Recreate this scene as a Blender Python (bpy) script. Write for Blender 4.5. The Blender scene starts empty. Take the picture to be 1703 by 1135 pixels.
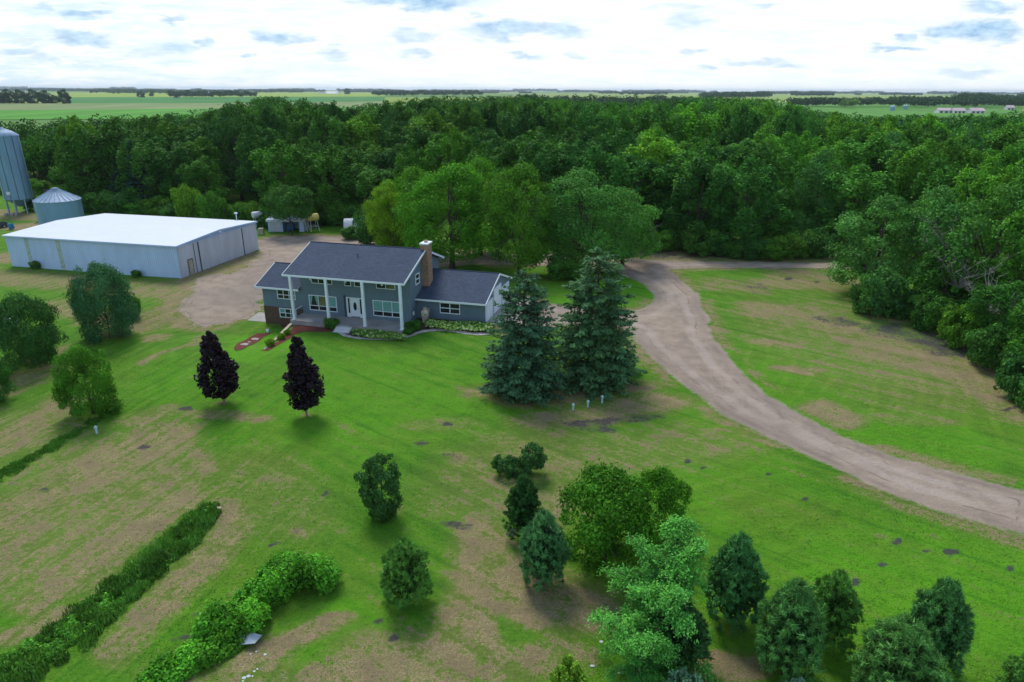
import bpy, math, random
import numpy as np
from mathutils import Vector
from mathutils.geometry import delaunay_2d_cdt
S = bpy.context.scene
COL = S.collection
# ------------------------------------------------------------------ camera maths (photo pixels -> places in the world)
FPX, PW, PH, HC = 1110.0, 1703, 1135, 24.0
PITCH, ROLL = math.radians(20.61), math.radians(0.24)
_f = np.array([0, math.cos(PITCH), -math.sin(PITCH)]); _r = np.array([1., 0, 0]); _u = np.array([0, math.sin(PITCH), math.cos(PITCH)])
_c, _s = math.cos(ROLL), math.sin(ROLL)
R2 = _c*_r + _s*_u; U2 = -_s*_r + _c*_u
def ray(x, y):
    d = _f*FPX + R2*(x-PW/2) + U2*(PH/2-y)
    return d/np.linalg.norm(d)
def G(x, y, z=0.0):
    d = ray(x, y); t = (z-HC)/d[2]
    return np.array([d[0]*t, d[1]*t])
def proj(X, Y, Z):
    X = np.asarray(X, float); Y = np.asarray(Y, float); Z = np.asarray(Z, float)-HC
    w = X*_f[0]+Y*_f[1]+Z*_f[2]; w = np.where(w < 0.5, 0.5, w)
    return PW/2+FPX*(X*R2[0]+Y*R2[1]+Z*R2[2])/w, PH/2-FPX*(X*U2[0]+Y*U2[1]+Z*U2[2])/w
def height_at(x, ytop, P):
    lo, hi = 0., 23.5
    for _ in range(40):
        m = (lo+hi)/2
        if proj(P[0], P[1], m)[1] > ytop: lo = m
        else: hi = m
    return lo
def depth(P, z=0): return P[1]*_f[1]+(z-HC)*_f[2]
# house frame
TH = math.radians(-14.6); HO = np.array([-10.88, 68.05]); hc, hs = math.cos(TH), math.sin(TH)
def H2W(u, v): return HO[0]+u*hc-v*hs, HO[1]+u*hs+v*hc
def W2H(X, Y): a = X-HO[0]; b = Y-HO[1]; return a*hc+b*hs, -a*hs+b*hc
def sst(x, a, b):
    t = np.clip((np.asarray(x, float)-a)/(b-a), 0, 1); return t*t*(3-2*t)
def hz(X, Y):
    u, v = W2H(np.asarray(X, float), np.asarray(Y, float))
    hi = 0.5*sst(u, -4, 1)*sst(v, -2.6, 1.6)*(1-sst(u, 12, 24))*(1-sst(v, 14, 26))
    uw = -12.62-(v+2.9)*(-1.2/6.0)*1.0
    uw = np.where(v < -2.9, -12.62+(-2.9-v)*0.2, -12.62)
    lo = -1.22*(1-sst(u, uw-.45, uw-.05))*sst(u, -34, -21)*sst(v, -11.5, -4)*(1-sst(v, 7, 16))
    return hi+lo
# ------------------------------------------------------------------ helpers
def tag(o, label=None, cat=None, group=None, kind=None):
    if label: o['label'] = label
    if cat: o['category'] = cat
    if group: o['group'] = group
    if kind: o['kind'] = kind
    return o
def empty(name, loc=(0, 0, 0), rz=0.0, label=None, cat=None, group=None):
    o = bpy.data.objects.new(name, None); COL.objects.link(o)
    o.location = loc; o.rotation_euler = (0, 0, rz); o.empty_display_size = .3
    return tag(o, label, cat, group)
def link_mesh(name, me, mats, parent=None, loc=None):
    for m in (mats if isinstance(mats, (list, tuple)) else [mats]): me.materials.append(m)
    o = bpy.data.objects.new(name, me); COL.objects.link(o)
    if parent: o.parent = parent
    if loc is not None: o.location = loc
    return o
def copy_tree(o, parent=None):
    c = o.copy(); COL.objects.link(c); c.parent = parent
    for ch in list(o.children): copy_tree(ch, c)
    return c
class MB:
    def __init__(s): s.v = []; s.f = []; s.m = []; s.mi = 0; s.sm = []
    def add(s, vs, fs, smooth=False):
        b = len(s.v); s.v += [tuple(map(float, p)) for p in vs]
        for f in fs: s.f.append(tuple(b+i for i in f)); s.m.append(s.mi); s.sm.append(smooth)
        return s
    def box(s, x0, x1, y0, y1, z0, z1):
        return s.add([(x0,y0,z0),(x1,y0,z0),(x1,y1,z0),(x0,y1,z0),(x0,y0,z1),(x1,y0,z1),(x1,y1,z1),(x0,y1,z1)],
            [(0,3,2,1),(4,5,6,7),(0,1,5,4),(1,2,6,5),(2,3,7,6),(3,0,4,7)])
    def prism(s, pts, d, axis='x', a=0, b=1):
        # pts are 2-D outline, extruded along axis from a to b
        n = len(pts); vs = []
        for t in (a, b):
            for p, q in pts: vs.append((t, p, q) if axis == 'x' else ((p, t, q) if axis == 'y' else (p, q, t)))
        fs = [tuple(range(n-1, -1, -1)), tuple(range(n, 2*n))]+[(i, (i+1) % n, n+(i+1) % n, n+i) for i in range(n)]
        return s.add(vs, fs)
    def tube(s, pts, rad, n=8, cap=True, smooth=True):
        pts = [Vector(p) for p in pts]; rad = rad if isinstance(rad, (list, tuple)) else [rad]*len(pts)
        vs = []; fs = []; prev = None
        for i, p in enumerate(pts):
            d = (pts[min(i+1, len(pts)-1)]-pts[max(i-1, 0)]).normalized()
            a = prev if prev is not None else (Vector((1, 0, 0)) if abs(d.x) < .9 else Vector((0, 1, 0)))
            a = (a-d*a.dot(d)).normalized(); b = d.cross(a); prev = a
            for k in range(n):
                t = 2*math.pi*k/n; vs.append(p+(a*math.cos(t)+b*math.sin(t))*rad[i])
        for i in range(len(pts)-1):
            for k in range(n): fs.append((i*n+k, i*n+(k+1) % n, (i+1)*n+(k+1) % n, (i+1)*n+k))
        s.add(vs, fs, smooth)
        if cap:
            s.add(vs[:n], [tuple(range(n-1, -1, -1))]); s.add(vs[-n:], [tuple(range(n))])
        return s
    def lathe(s, prof, n=24, c=(0, 0, 0), cap=True, smooth=True):
        vs = []; fs = []
        for r, z in prof:
            for k in range(n):
                t = 2*math.pi*k/n; vs.append((c[0]+r*math.cos(t), c[1]+r*math.sin(t), c[2]+z))
        for i in range(len(prof)-1):
            for k in range(n): fs.append((i*n+k, i*n+(k+1) % n, (i+1)*n+(k+1) % n, (i+1)*n+k))
        s.add(vs, fs, smooth)
        if cap:
            s.add(vs[:n], [tuple(range(n-1, -1, -1))]); s.add(vs[-n:], [tuple(range(n))])
        return s
    def build(s, name, mats, parent=None, loc=None):
        me = bpy.data.meshes.new(name); me.from_pydata(s.v, [], s.f)
        me.polygons.foreach_set('material_index', s.m); me.polygons.foreach_set('use_smooth', s.sm); me.update()
        return link_mesh(name, me, mats, parent, loc)
def np_mesh(name, V, F, cols=None, mi=None, attr='col', smooth=False):
    V = np.asarray(V, np.float32); F = np.asarray(F, np.int32); nf, k = F.shape
    me = bpy.data.meshes.new(name); me.vertices.add(len(V)); me.vertices.foreach_set('co', V.ravel())
    me.loops.add(nf*k); me.loops.foreach_set('vertex_index', F.ravel())
    me.polygons.add(nf); me.polygons.foreach_set('loop_start', np.arange(0, nf*k, k, dtype=np.int32))
    try: me.polygons.foreach_set('loop_total', np.full(nf, k, np.int32))
    except Exception: pass
    if mi is not None: me.polygons.foreach_set('material_index', np.asarray(mi, np.int32))
    if smooth: me.polygons.foreach_set('use_smooth', np.ones(nf, bool))
    me.update(calc_edges=True)
    if cols is not None:
        a = me.attributes.new(attr, 'FLOAT_COLOR', 'POINT')
        c = np.ones((len(V), 4), np.float32); c[:, :cols.shape[1]] = cols; a.data.foreach_set('color', c.ravel())
    return me
# ------------------------------------------------------------------ materials
class NT:
    def __init__(s, name, world=None):
        if world is None:
            s.mat = bpy.data.materials.new(name); s.mat.use_nodes = True; s.t = s.mat.node_tree
        else: s.mat = world; s.t = world.node_tree
        s.t.nodes.clear()
    def n(s, typ, **k):
        nd = s.t.nodes.new(typ)
        for a, b in k.items(): setattr(nd, a, b)
        return nd
    def L(s, a, b): s.t.links.new(a, b)
    def set(s, sock, v):
        if v is None: return
        if hasattr(v, 'links') or hasattr(v, 'is_linked'): s.L(v, sock)
        else:
            try: sock.default_value = v
            except Exception: sock.default_value = (*v, 1) if len(v) == 3 else v[:3]
    def math(s, op, a, b=None, c=None, clamp=False):
        nd = s.n('ShaderNodeMath', operation=op, use_clamp=clamp); s.set(nd.inputs[0], a)
        if b is not None: s.set(nd.inputs[1], b)
        if c is not None: s.set(nd.inputs[2], c)
        return nd.outputs[0]
    def vm(s, op, a, b=None):
        nd = s.n('ShaderNodeVectorMath', operation=op); s.set(nd.inputs[0], a)
        if b is not None: s.set(nd.inputs[1], b)
        return nd.outputs['Value'] if op in ('LENGTH', 'DOT_PRODUCT') else nd.outputs[0]
    def mix(s, f, a, b, blend='MIX'):
        nd = s.n('ShaderNodeMix', data_type='RGBA', blend_type=blend); s.set(nd.inputs[0], f)
        for i, v in ((6, a), (7, b)): s.set(nd.inputs[i], (*v, 1) if isinstance(v, tuple) and len(v) == 3 else v)
        return nd.outputs[2]
    def noise(s, vec, scale, detail=3, rough=.55, dist=0.0, out='Fac'):
        nd = s.n('ShaderNodeTexNoise'); s.set(nd.inputs['Vector'], vec); nd.inputs['Scale'].default_value = scale
        nd.inputs['Detail'].default_value = detail; nd.inputs['Roughness'].default_value = rough; nd.inputs['Distortion'].default_value = dist
        return nd.outputs[out]
    def mapr(s, v, a, b, c=0.0, d=1.0, smooth=False):
        nd = s.n('ShaderNodeMapRange'); nd.interpolation_type = 'SMOOTHSTEP' if smooth else 'LINEAR'
        s.set(nd.inputs[0], v)
        for i, q in zip((1, 2, 3, 4), (a, b, c, d)): s.set(nd.inputs[i], q)
        return nd.outputs[0]
    def mapping(s, vec, scale=(1, 1, 1), rot=(0, 0, 0)):
        nd = s.n('ShaderNodeMapping'); s.set(nd.inputs[0], vec); nd.inputs['Scale'].default_value = scale; nd.inputs['Rotation'].default_value = rot
        return nd.outputs[0]
    def co(s, which='Object'): return s.n('ShaderNodeTexCoord').outputs[which]
    def pos(s): return s.n('ShaderNodeNewGeometry').outputs['Position']
    def attr(s, name, out='Color'): return s.n('ShaderNodeAttribute', attribute_name=name).outputs[out]
    def bump(s, h, strength=.5, dist=.05):
        nd = s.n('ShaderNodeBump'); nd.inputs['Strength'].default_value = strength; nd.inputs['Distance'].default_value = dist; s.L(h, nd.inputs['Height'])
        return nd.outputs[0]
    def out(s, base, rough=.9, metal=0.0, normal=None, spec=.3):
        p = s.n('ShaderNodeBsdfPrincipled'); s.set(p.inputs['Base Color'], (*base, 1) if isinstance(base, tuple) else base)
        s.set(p.inputs['Roughness'], rough); s.set(p.inputs['Metallic'], metal); s.set(p.inputs['Specular IOR Level'], spec)
        if normal is not None: s.L(normal, p.inputs['Normal'])
        o = s.n('ShaderNodeOutputMaterial'); s.L(p.outputs[0], o.inputs[0]); s.p = p
        return s.mat
def worn(name, col, var=.15, scale=2.0, rough=.7, spec=.3, metal=0.0, bump=0.0, fine=30.0):
    t = NT(name); c = t.co(); n1 = t.noise(c, scale, 4); n2 = t.noise(c, fine, 2)
    v = t.math('ADD', t.mapr(n1, .3, .7, 1-var, 1+var), t.mapr(n2, .3, .7, -var*.4, var*.4))
    cc = t.mix(1.0, col, (1, 1, 1), 'MULTIPLY'); hsv = t.n('ShaderNodeHueSaturation'); t.L(cc, hsv.inputs['Color']); t.L(v, hsv.inputs['Value'])
    return t.out(hsv.outputs[0], rough, metal, t.bump(n2, bump, .02) if bump else None, spec)
def siding(name, col, pitch=.2):
    t = NT(name); c = t.co(); sx = t.n('ShaderNodeSeparateXYZ'); t.L(c, sx.inputs[0])
    fr = t.math('FRACT', t.math('DIVIDE', sx.outputs[2], pitch)); edge = t.mapr(fr, 0, .12, .72, 1.0)
    n1 = t.noise(c, .8, 3); v = t.math('MULTIPLY', edge, t.mapr(n1, .3, .7, .9, 1.08))
    hsv = t.n('ShaderNodeHueSaturation'); hsv.inputs['Color'].default_value = (*col, 1); t.L(v, hsv.inputs['Value'])
    return t.out(hsv.outputs[0], .6, 0, t.bump(fr, .5, .03), .35)
def ribbed(name, col, pitch=.3, rough=.45, metal=.0, stain=.0, axis='xy', vert=True):
    t = NT(name); c = t.co(); sx = t.n('ShaderNodeSeparateXYZ'); t.L(c, sx.inputs[0])
    a = t.math('ADD', sx.outputs[0], sx.outputs[1]) if vert else sx.outputs[2]
    w = t.math('SINE', t.math('MULTIPLY', a, 2*math.pi/pitch))
    n1 = t.noise(t.mapping(c, (1, 1, .25)), .7, 4); n2 = t.noise(c, 9, 2)
    v = t.math('ADD', t.mapr(w, .4, 1, 1.0, .82), t.mapr(n1, .3, .7, -.08-stain, .08))
    hsv = t.n('ShaderNodeHueSaturation'); hsv.inputs['Color'].default_value = (*col, 1); t.L(v, hsv.inputs['Value'])
    base = hsv.outputs[0]
    if stain: base = t.mix(t.mapr(t.noise(t.mapping(c, (2.5, 2.5, .18)), 1.2, 4), .58, .8, 0, stain*3), base, (.25, .19, .13))
    return t.out(base, t.mapr(n2, .3, .7, rough-.1, rough+.1), metal, t.bump(w, .5, .03), .5)
def brick(name, c1, c2, mortar, sc=1.0):
    t = NT(name); c = t.co(); sx = t.n('ShaderNodeSeparateXYZ'); t.L(c, sx.inputs[0])
    cb = t.n('ShaderNodeCombineXYZ'); t.L(t.math('ADD', sx.outputs[0], sx.outputs[1]), cb.inputs[0]); t.L(sx.outputs[2], cb.inputs[1])
    b = t.n('ShaderNodeTexBrick'); t.L(cb.outputs[0], b.inputs['Vector']); b.inputs['Scale'].default_value = 1
    b.inputs['Brick Width'].default_value = .24*sc; b.inputs['Row Height'].default_value = .085*sc; b.inputs['Mortar Size'].default_value = .008*sc
    b.inputs['Color1'].default_value = (*c1, 1); b.inputs['Color2'].default_value = (*c2, 1); b.inputs['Mortar'].default_value = (*mortar, 1)
    n = t.noise(c, 3.5, 4); cc = t.mix(t.mapr(n, .35, .7, 0, .6), b.outputs[0], t.mix(.5, c1, (.02, .02, .02)))
    return t.out(cc, .85, 0, t.bump(b.outputs['Fac'], -.5, .02), .2)
def shingle(name, col):
    t = NT(name); c = t.co(); b = t.n('ShaderNodeTexBrick'); t.L(c, b.inputs['Vector']); b.inputs['Scale'].default_value = 1
    b.inputs['Brick Width'].default_value = .32; b.inputs['Row Height'].default_value = .145; b.inputs['Mortar Size'].default_value = .012
    k = lambda f: (col[0]*f, col[1]*f, col[2]*f, 1)
    b.inputs['Color1'].default_value = k(1.35); b.inputs['Color2'].default_value = k(.72); b.inputs['Mortar'].default_value = k(.45)
    n = t.noise(c, 18, 3); n2 = t.noise(c, .5, 3)
    cc = t.mix(t.mapr(n, .35, .65, 0, .45), b.outputs[0], (col[0]*1.7, col[1]*1.6, col[2]*1.5)); cc = t.mix(t.mapr(n2, .35, .65, 0, .35), cc, (col[0]*.7, col[1]*.7, col[2]*.75))
    return t.out(cc, .9, 0, t.bump(n, .5, .02), .2)
def glass(name, col=(.012, .016, .018), rough=.08):
    t = NT(name); n = t.noise(t.co(), 1.3, 2); return t.out(t.mix(t.mapr(n, .4, .6), col, (col[0]*2.2, col[1]*2.2, col[2]*2)), rough, 0, None, .5)
def leafmat(name, trans=.14, rough=.7, spec=.08):
    t = NT(name); a = t.attr('col'); oi = t.n('ShaderNodeObjectInfo'); base = t.mix(1.0, a, oi.outputs['Color'], 'MULTIPLY')
    n = t.noise(t.pos(), .35, 3); base = t.mix(t.mapr(n, .35, .65, 0, .35), base, t.mix(1.0, base, (1.35, 1.15, .7), 'MULTIPLY'))
    p = t.n('ShaderNodeBsdfPrincipled'); t.L(base, p.inputs['Base Color']); p.inputs['Roughness'].default_value = rough; p.inputs['Specular IOR Level'].default_value = spec
    tr = t.n('ShaderNodeBsdfTranslucent'); t.L(t.mix(1.0, base, (1.5, 1.5, .6), 'MULTIPLY'), tr.inputs[0])
    m = t.n('ShaderNodeMixShader'); m.inputs[0].default_value = trans; t.L(p.outputs[0], m.inputs[1]); t.L(tr.outputs[0], m.inputs[2])
    o = t.n('ShaderNodeOutputMaterial'); t.L(m.outputs[0], o.inputs[0]); return t.mat
LEAF = leafmat('leaf'); NEEDLE = leafmat('needle', .08, .7, .08); PURPLE = leafmat('purple_leaf', .05, .5, .15)
BARK = worn('bark', (.075, .06, .048), .3, 4, .95, .1, bump=.6, fine=14); DEADWOOD = worn('dead_wood', (.26, .25, .23), .2, 4, .9, .1)
WHITE = worn('white_trim', (.68, .76, .82), .05, 1.5, .5); PVC = worn('pale_plastic', (.38, .58, .60), .05, 3, .4)
WALL = siding('blue_grey_siding', (.130, .198, .250)); BRICK = brick('dark_brick', (.16, .085, .06), (.10, .055, .045), (.10, .09, .08))
CHIM = brick('chimney_brick', (.42, .24, .15), (.22, .13, .09), (.34, .29, .25), 1.5)
ROOF = shingle('blue_black_shingle', (.042, .060, .095)); CONC = worn('concrete', (.30, .285, .27), .16, 1.2, .9, .2, bump=.2)
DECKC = worn('porch_concrete', (.26, .25, .25), .22, .9, .85, .2); GLASS = glass('dark_glass'); CURT = worn('teal_curtain', (.16, .36, .34), .25, 6, .8)
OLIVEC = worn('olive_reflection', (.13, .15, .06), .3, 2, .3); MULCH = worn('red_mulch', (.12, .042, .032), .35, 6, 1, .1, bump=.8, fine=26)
DIRTB = worn('bed_soil', (.075, .055, .045), .3, 5, 1, .1, bump=.5)
METALB = ribbed('blue_grey_steel', (.42, .57, .80), .32, .5, 0, 0); METALD = ribbed('door_steel', (.50, .53, .62), .30, .5, 0, .05)
WHROOF = worn('white_steel_roof', (.52, .56, .64), .03, .4, .55, fine=3); GALV = ribbed('galvanised_corrugated', (.20, .36, .50), .11, .45, .35, .08, vert=False)
GALVR = worn('galvanised_roof', (.24, .34, .46), .15, 1.3, .6, .3, .0); DARKM = worn('dark_metal', (.06, .07, .08), .2, 3, .6)
TANKW = worn('white_tank', (.62, .62, .66), .15, 2, .45); TANKY = worn('yellow_tank', (.72, .58, .16), .15, 2, .45); BLUEP = worn('blue_plastic', (.03, .16, .36), .15, 3, .45)
TAN = worn('tan_paint', (.38, .33, .25), .2, 2, .8); LINE = worn('door_gap', (.05, .07, .09), .1, 2, .8); YSTAIN = worn('yellow_fibreglass', (.33, .42, .36), .35, 3, .7)
STONE = worn('garden_stone', (.34, .32, .30), .25, 5, .9, bump=.4)
# ------------------------------------------------------------------ ground, painted with earth and grass (albedo only)
LANE_OUT = [(1750,905),(1703,893),(1600,862),(1500,828),(1400,785),(1300,740),(1200,690),(1140,645),(1090,600),(1062,572),(1045,550),(1000,545),(950,548),(900,552),(850,556),(812,540),(822,520),(845,496),(870,500),(910,512),(960,517),(1000,519),(1040,520),(1070,515),(1088,503),(1087,488),(1070,471),(1040,459),(1005,452),(950,446),(860,441),(780,440),(720,446),(640,448),(560,452),(470,462),(438,480),(428,502),(405,514),(372,528),(330,530),(296,508),(315,478),(350,460),(402,446),(432,425),(424,402),(450,394),(520,391),(600,397),(690,409),(780,420),(900,420),(1005,428),(1100,433),(1200,435),(1300,437),(1380,438),(1460,436),(1460,448),(1380,447),(1280,446),(1180,446),(1112,448),(1130,462),(1162,490),(1178,530),(1187,565),(1222,610),(1272,655),(1332,690),(1402,725),(1500,762),(1600,788),(1703,815),(1750,822)]
poly = np.array([G(*p) for p in LANE_OUT])
def sdist(X, Y, P):
    n = len(P); d = np.full(X.shape, 1e9); ins = np.zeros(X.shape, bool)
    for i in range(n):
        a = P[i]; b = P[(i+1) % n]; e = b-a; w0 = X-a[0]; w1 = Y-a[1]
        t = np.clip((w0*e[0]+w1*e[1])/(e@e), 0, 1); d = np.minimum(d, (w0-e[0]*t)**2+(w1-e[1]*t)**2)
        c = ((a[1] <= Y) & (b[1] > Y)) | ((b[1] <= Y) & (a[1] > Y))
        with np.errstate(divide='ignore', invalid='ignore'):
            ins ^= c & (X < a[0]+(Y-a[1])*e[0]/(e[1] if e[1] else 1e-9))
    return np.where(ins, 1, -1)*np.sqrt(d)
def geo(a, b, step, ratio, n):
    r = []; x = b; s = step
    for _ in range(n): s *= ratio; x += s; r.append(x)
    return r
xs = np.arange(-92, 78.01, .42); xr = np.array(geo(0, xs[-1], .5, 1.30, 35)); xl = -np.array(geo(0, -xs[0], .5, 1.30, 35))[::-1]
ys = np.arange(16, 140.01, .36); yr = np.array(geo(0, ys[-1], .5, 1.28, 38)); yl = np.array([-400, -120, -40, 0, 10.])
xs = np.concatenate([xl, xs, xr]); ys = np.concatenate([yl, ys, yr])
GX, GY = np.meshgrid(xs, ys); nx, ny = len(xs), len(ys)
GZ = hz(GX, GY)
_rg = np.random.default_rng(5)
def vnoise(X, Y, s, seed):
    r = np.random.default_rng(seed).random((128, 128)); x = X/s; y = Y/s; i = np.floor(x).astype(int); j = np.floor(y).astype(int); fx = x-i; fy = y-j
    fx = fx*fx*(3-2*fx); fy = fy*fy*(3-2*fy); i &= 127; j &= 127; i1 = (i+1) & 127; j1 = (j+1) & 127
    return (r[i, j]*(1-fx)+r[i1, j]*fx)*(1-fy)+(r[i, j1]*(1-fx)+r[i1, j1]*fx)*fy
near = (GY > 12) & (GY < 220) & (np.abs(GX) < 160)
GZ = GZ+np.where(near, (vnoise(GX, GY, 9, 1)-.5)*.12+(vnoise(GX, GY, 2.5, 2)-.5)*.05, 0)*(1-np.exp(-((GX-HO[0])**2+(GY-HO[1]-4)**2)/300.))
QX, QY = proj(GX, GY, GZ)
ST = [ # kind, strength, rx, ry, points (where the photo shows bare or different ground)
('R',.62,62,36,[(0,860),(120,800),(200,765),(285,730)]),('R',.66,44,20,[(50,1010),(150,935),(250,865),(310,828)]),('R',.5,60,30,[(20,960),(120,900),(200,860)]),('R',.6,40,14,[(0,1070),(60,1050),(110,1020)]),
('R',.6,48,16,[(0,745),(60,700),(110,668)]),('R',.5,50,12,[(0,650),(60,625),(110,605)]),('R',.62,40,18,[(180,790),(250,755)]),('R',.75,26,14,[(300,535),(285,510),(330,465),(410,440)]),('R',.7,46,16,[(330,540),(400,520)]),('R',.72,26,12,[(310,470),(370,450),(425,428)]),('G',.45,22,6,[(400,460),(430,440)]),('G',.5,16,5,[(470,425),(540,405)]),('R',.5,40,12,[(230,700),(280,680)]),
('R',.60,40,30,[(180,1090),(260,1010),(340,930),(390,870),(375,850)]),('R',.7,45,14,[(400,1110),(450,1075),(520,1050),(560,1030)]),
('R',.55,60,18,[(20,462),(150,475),(260,485),(330,478)]),('R',.6,40,16,[(110,510),(150,530),(230,545),(280,520)]),('R',.6,9,4,[(235,605),(290,580),(350,560)]),('R',.6,12,5,[(245,565),(280,560)]),
('R',.62,60,60,[(800,900),(790,980),(770,1060),(740,1140)]),('R',.8,16,50,[(775,930),(800,1010),(830,1100)]),('R',.72,80,50,[(620,1090),(700,1100),(560,1140)]),('R',.75,80,50,[(900,1000),(970,1010),(850,960)]),('R',.6,26,40,[(935,830),(915,870),(880,905)]),
('R',.75,55,30,[(1190,1110),(1235,1115)]),('R',.5,60,40,[(940,1090),(860,1110)]),('R',.6,90,20,[(920,700),(1010,690),(1090,672)]),('R',.55,50,12,[(1010,655),(1080,640)]),
('R',.85,42,14,[(1360,678),(1410,698)]),('R',.8,32,6,[(1300,612),(1345,620)]),('R',.65,36,10,[(1270,570),(1310,575)]),('R',.62,48,18,[(1265,515),(1340,520),(1420,560),(1460,590)]),
('R',.72,66,22,[(1450,570),(1520,590),(1600,620),(1703,668)]),('R',.62,70,13,[(1290,470),(1380,472),(1330,458)]),('R',.5,34,14,[(1190,470),(1255,480)]),('R',.6,40,9,[(1540,770),(1590,783)]),
('R',.7,60,12,[(1020,415),(1080,422),(1150,430)]),('R',.5,120,7,[(1200,432),(1380,436)]),('R',.6,60,16,[(1640,640),(1703,690)]),('R',.4,60,10,[(1480,690),(1560,700)]),
('R',.6,22,14,[(500,885)]),('R',.5,30,10,[(335,755),(345,780)]),('R',1.,42,8,[(40,382),(80,376)]),('R',.7,60,5,[(0,355),(60,362),(120,366)]),('R',.8,40,10,[(0,432),(20,424)]),
('R',.6,90,14,[(840,650),(900,665),(1000,645)]),('R',.55,12,5,[(373,672)]),('R',.5,12,5,[(510,690)]),('R',.6,40,14,[(60,600),(110,590)]),('R',.5,30,9,[(185,560),(230,545)]),('R',.45,14,8,[(655,850)]),
('R',.4,130,40,[(1000,760),(1150,740)]),('R',.35,60,10,[(700,712),(760,700)]),('R',.50,230,90,[(60,930),(180,800)]),('R',.42,150,60,[(60,720)]),('R',.45,120,50,[(420,1120),(330,1130)]),('R',.42,160,70,[(820,820),(900,760)]),('R',.38,200,60,[(1400,540),(1560,640)]),('R',.3,120,60,[(480,850),(420,800)]),('R',.55,30,10,[(430,700),(330,690)]),
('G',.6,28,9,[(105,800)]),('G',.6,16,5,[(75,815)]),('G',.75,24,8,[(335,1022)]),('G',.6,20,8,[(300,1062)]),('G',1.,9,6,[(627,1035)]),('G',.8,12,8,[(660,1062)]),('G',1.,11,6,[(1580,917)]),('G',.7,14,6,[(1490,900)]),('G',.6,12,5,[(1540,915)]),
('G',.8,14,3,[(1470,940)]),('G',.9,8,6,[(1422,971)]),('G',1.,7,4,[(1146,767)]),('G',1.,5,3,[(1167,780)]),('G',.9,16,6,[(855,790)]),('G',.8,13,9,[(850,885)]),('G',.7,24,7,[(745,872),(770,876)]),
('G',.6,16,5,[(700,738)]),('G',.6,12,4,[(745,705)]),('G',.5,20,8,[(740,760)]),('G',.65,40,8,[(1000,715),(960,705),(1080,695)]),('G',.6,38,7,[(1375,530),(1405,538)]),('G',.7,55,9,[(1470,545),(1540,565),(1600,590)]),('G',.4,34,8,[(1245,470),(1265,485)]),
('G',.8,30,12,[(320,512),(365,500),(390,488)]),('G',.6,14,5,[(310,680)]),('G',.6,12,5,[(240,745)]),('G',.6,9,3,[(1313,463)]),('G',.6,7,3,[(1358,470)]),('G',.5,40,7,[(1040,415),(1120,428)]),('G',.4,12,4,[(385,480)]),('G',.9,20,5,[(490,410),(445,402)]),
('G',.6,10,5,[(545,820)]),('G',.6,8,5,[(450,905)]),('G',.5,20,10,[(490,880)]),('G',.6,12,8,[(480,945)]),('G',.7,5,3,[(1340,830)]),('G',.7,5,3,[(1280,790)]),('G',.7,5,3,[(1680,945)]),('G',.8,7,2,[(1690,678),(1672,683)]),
('B',.8,330,150,[(1400,1000),(1650,1000)]),('B',.6,160,60,[(1250,850),(1150,720)]),('B',1.,120,34,[(1030,485),(880,470),(950,480)]),('B',.6,240,80,[(650,650),(560,700)]),('B',.5,90,60,[(290,640)]),('B',.6,200,90,[(1350,620),(1550,740)]),
('B',.9,60,20,[(460,560),(400,585)]),('B',.7,40,16,[(150,705),(60,770),(0,800)]),('B',.6,60,25,[(130,850),(60,1000)]),('B',.5,60,30,[(300,950),(180,1070),(420,970)]),('B',.6,90,20,[(600,1010),(640,1050),(540,1100)]),
]
def stroke_mask(kind, X, Y, base=None):
    m = np.zeros(X.shape) if base is None else base
    for k, s, rx, ry, pts in ST:
        if k != kind: continue
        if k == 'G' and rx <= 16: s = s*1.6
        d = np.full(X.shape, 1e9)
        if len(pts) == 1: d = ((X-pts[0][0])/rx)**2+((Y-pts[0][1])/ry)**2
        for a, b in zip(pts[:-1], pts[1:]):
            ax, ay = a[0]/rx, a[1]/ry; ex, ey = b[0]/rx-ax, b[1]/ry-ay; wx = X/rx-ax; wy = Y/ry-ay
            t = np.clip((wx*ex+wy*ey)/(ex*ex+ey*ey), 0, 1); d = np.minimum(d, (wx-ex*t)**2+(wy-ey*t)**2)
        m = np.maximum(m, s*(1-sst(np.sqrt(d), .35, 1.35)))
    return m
wob = 14*(vnoise(GX, GY, 3.1, 7)-.5); wob2 = 10*(vnoise(GX, GY, 3.7, 8)-.5)
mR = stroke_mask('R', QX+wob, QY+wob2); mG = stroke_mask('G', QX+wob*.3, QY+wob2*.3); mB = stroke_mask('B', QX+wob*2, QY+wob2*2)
far = GY > 150
mR[far] = 0; mG[far] = 0; mB = np.where(far, .3, mB)
RD = np.full(GX.shape, -50.); idx = (GY > 14) & (GY < 145) & (np.abs(GX) < 90)
RD[idx] = sdist(GX[idx], GY[idx], poly)
RD = RD+(vnoise(GX, GY, 4.2, 11)-.5)*.55+(vnoise(GX, GY, .9, 12)-.5)*.22+np.where((QX < 480) & (QY > 440), (vnoise(GX, GY, 3, 13)-.5)*2.6, 0)
road = np.clip(.5+RD/12.0, 0, 1)
mR = np.maximum(mR, .62*np.clip(1-np.abs(RD+.6)/1.6, 0, 1)*(RD < .4)*(vnoise(GX, GY, 5, 15) > .35))
leftside = 1-sst(QX, 420, 620)
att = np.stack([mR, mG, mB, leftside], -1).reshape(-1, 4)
I = np.arange(nx*ny).reshape(ny, nx)
F = np.stack([I[:-1, :-1], I[:-1, 1:], I[1:, 1:], I[1:, :-1]], -1).reshape(-1, 4)
V = np.stack([GX, GY, GZ], -1).reshape(-1, 3)
def add_road_attr(me, vals):
    a = me.attributes.new('road', 'FLOAT', 'POINT'); a.data.foreach_set('value', vals.astype(np.float32))
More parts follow.
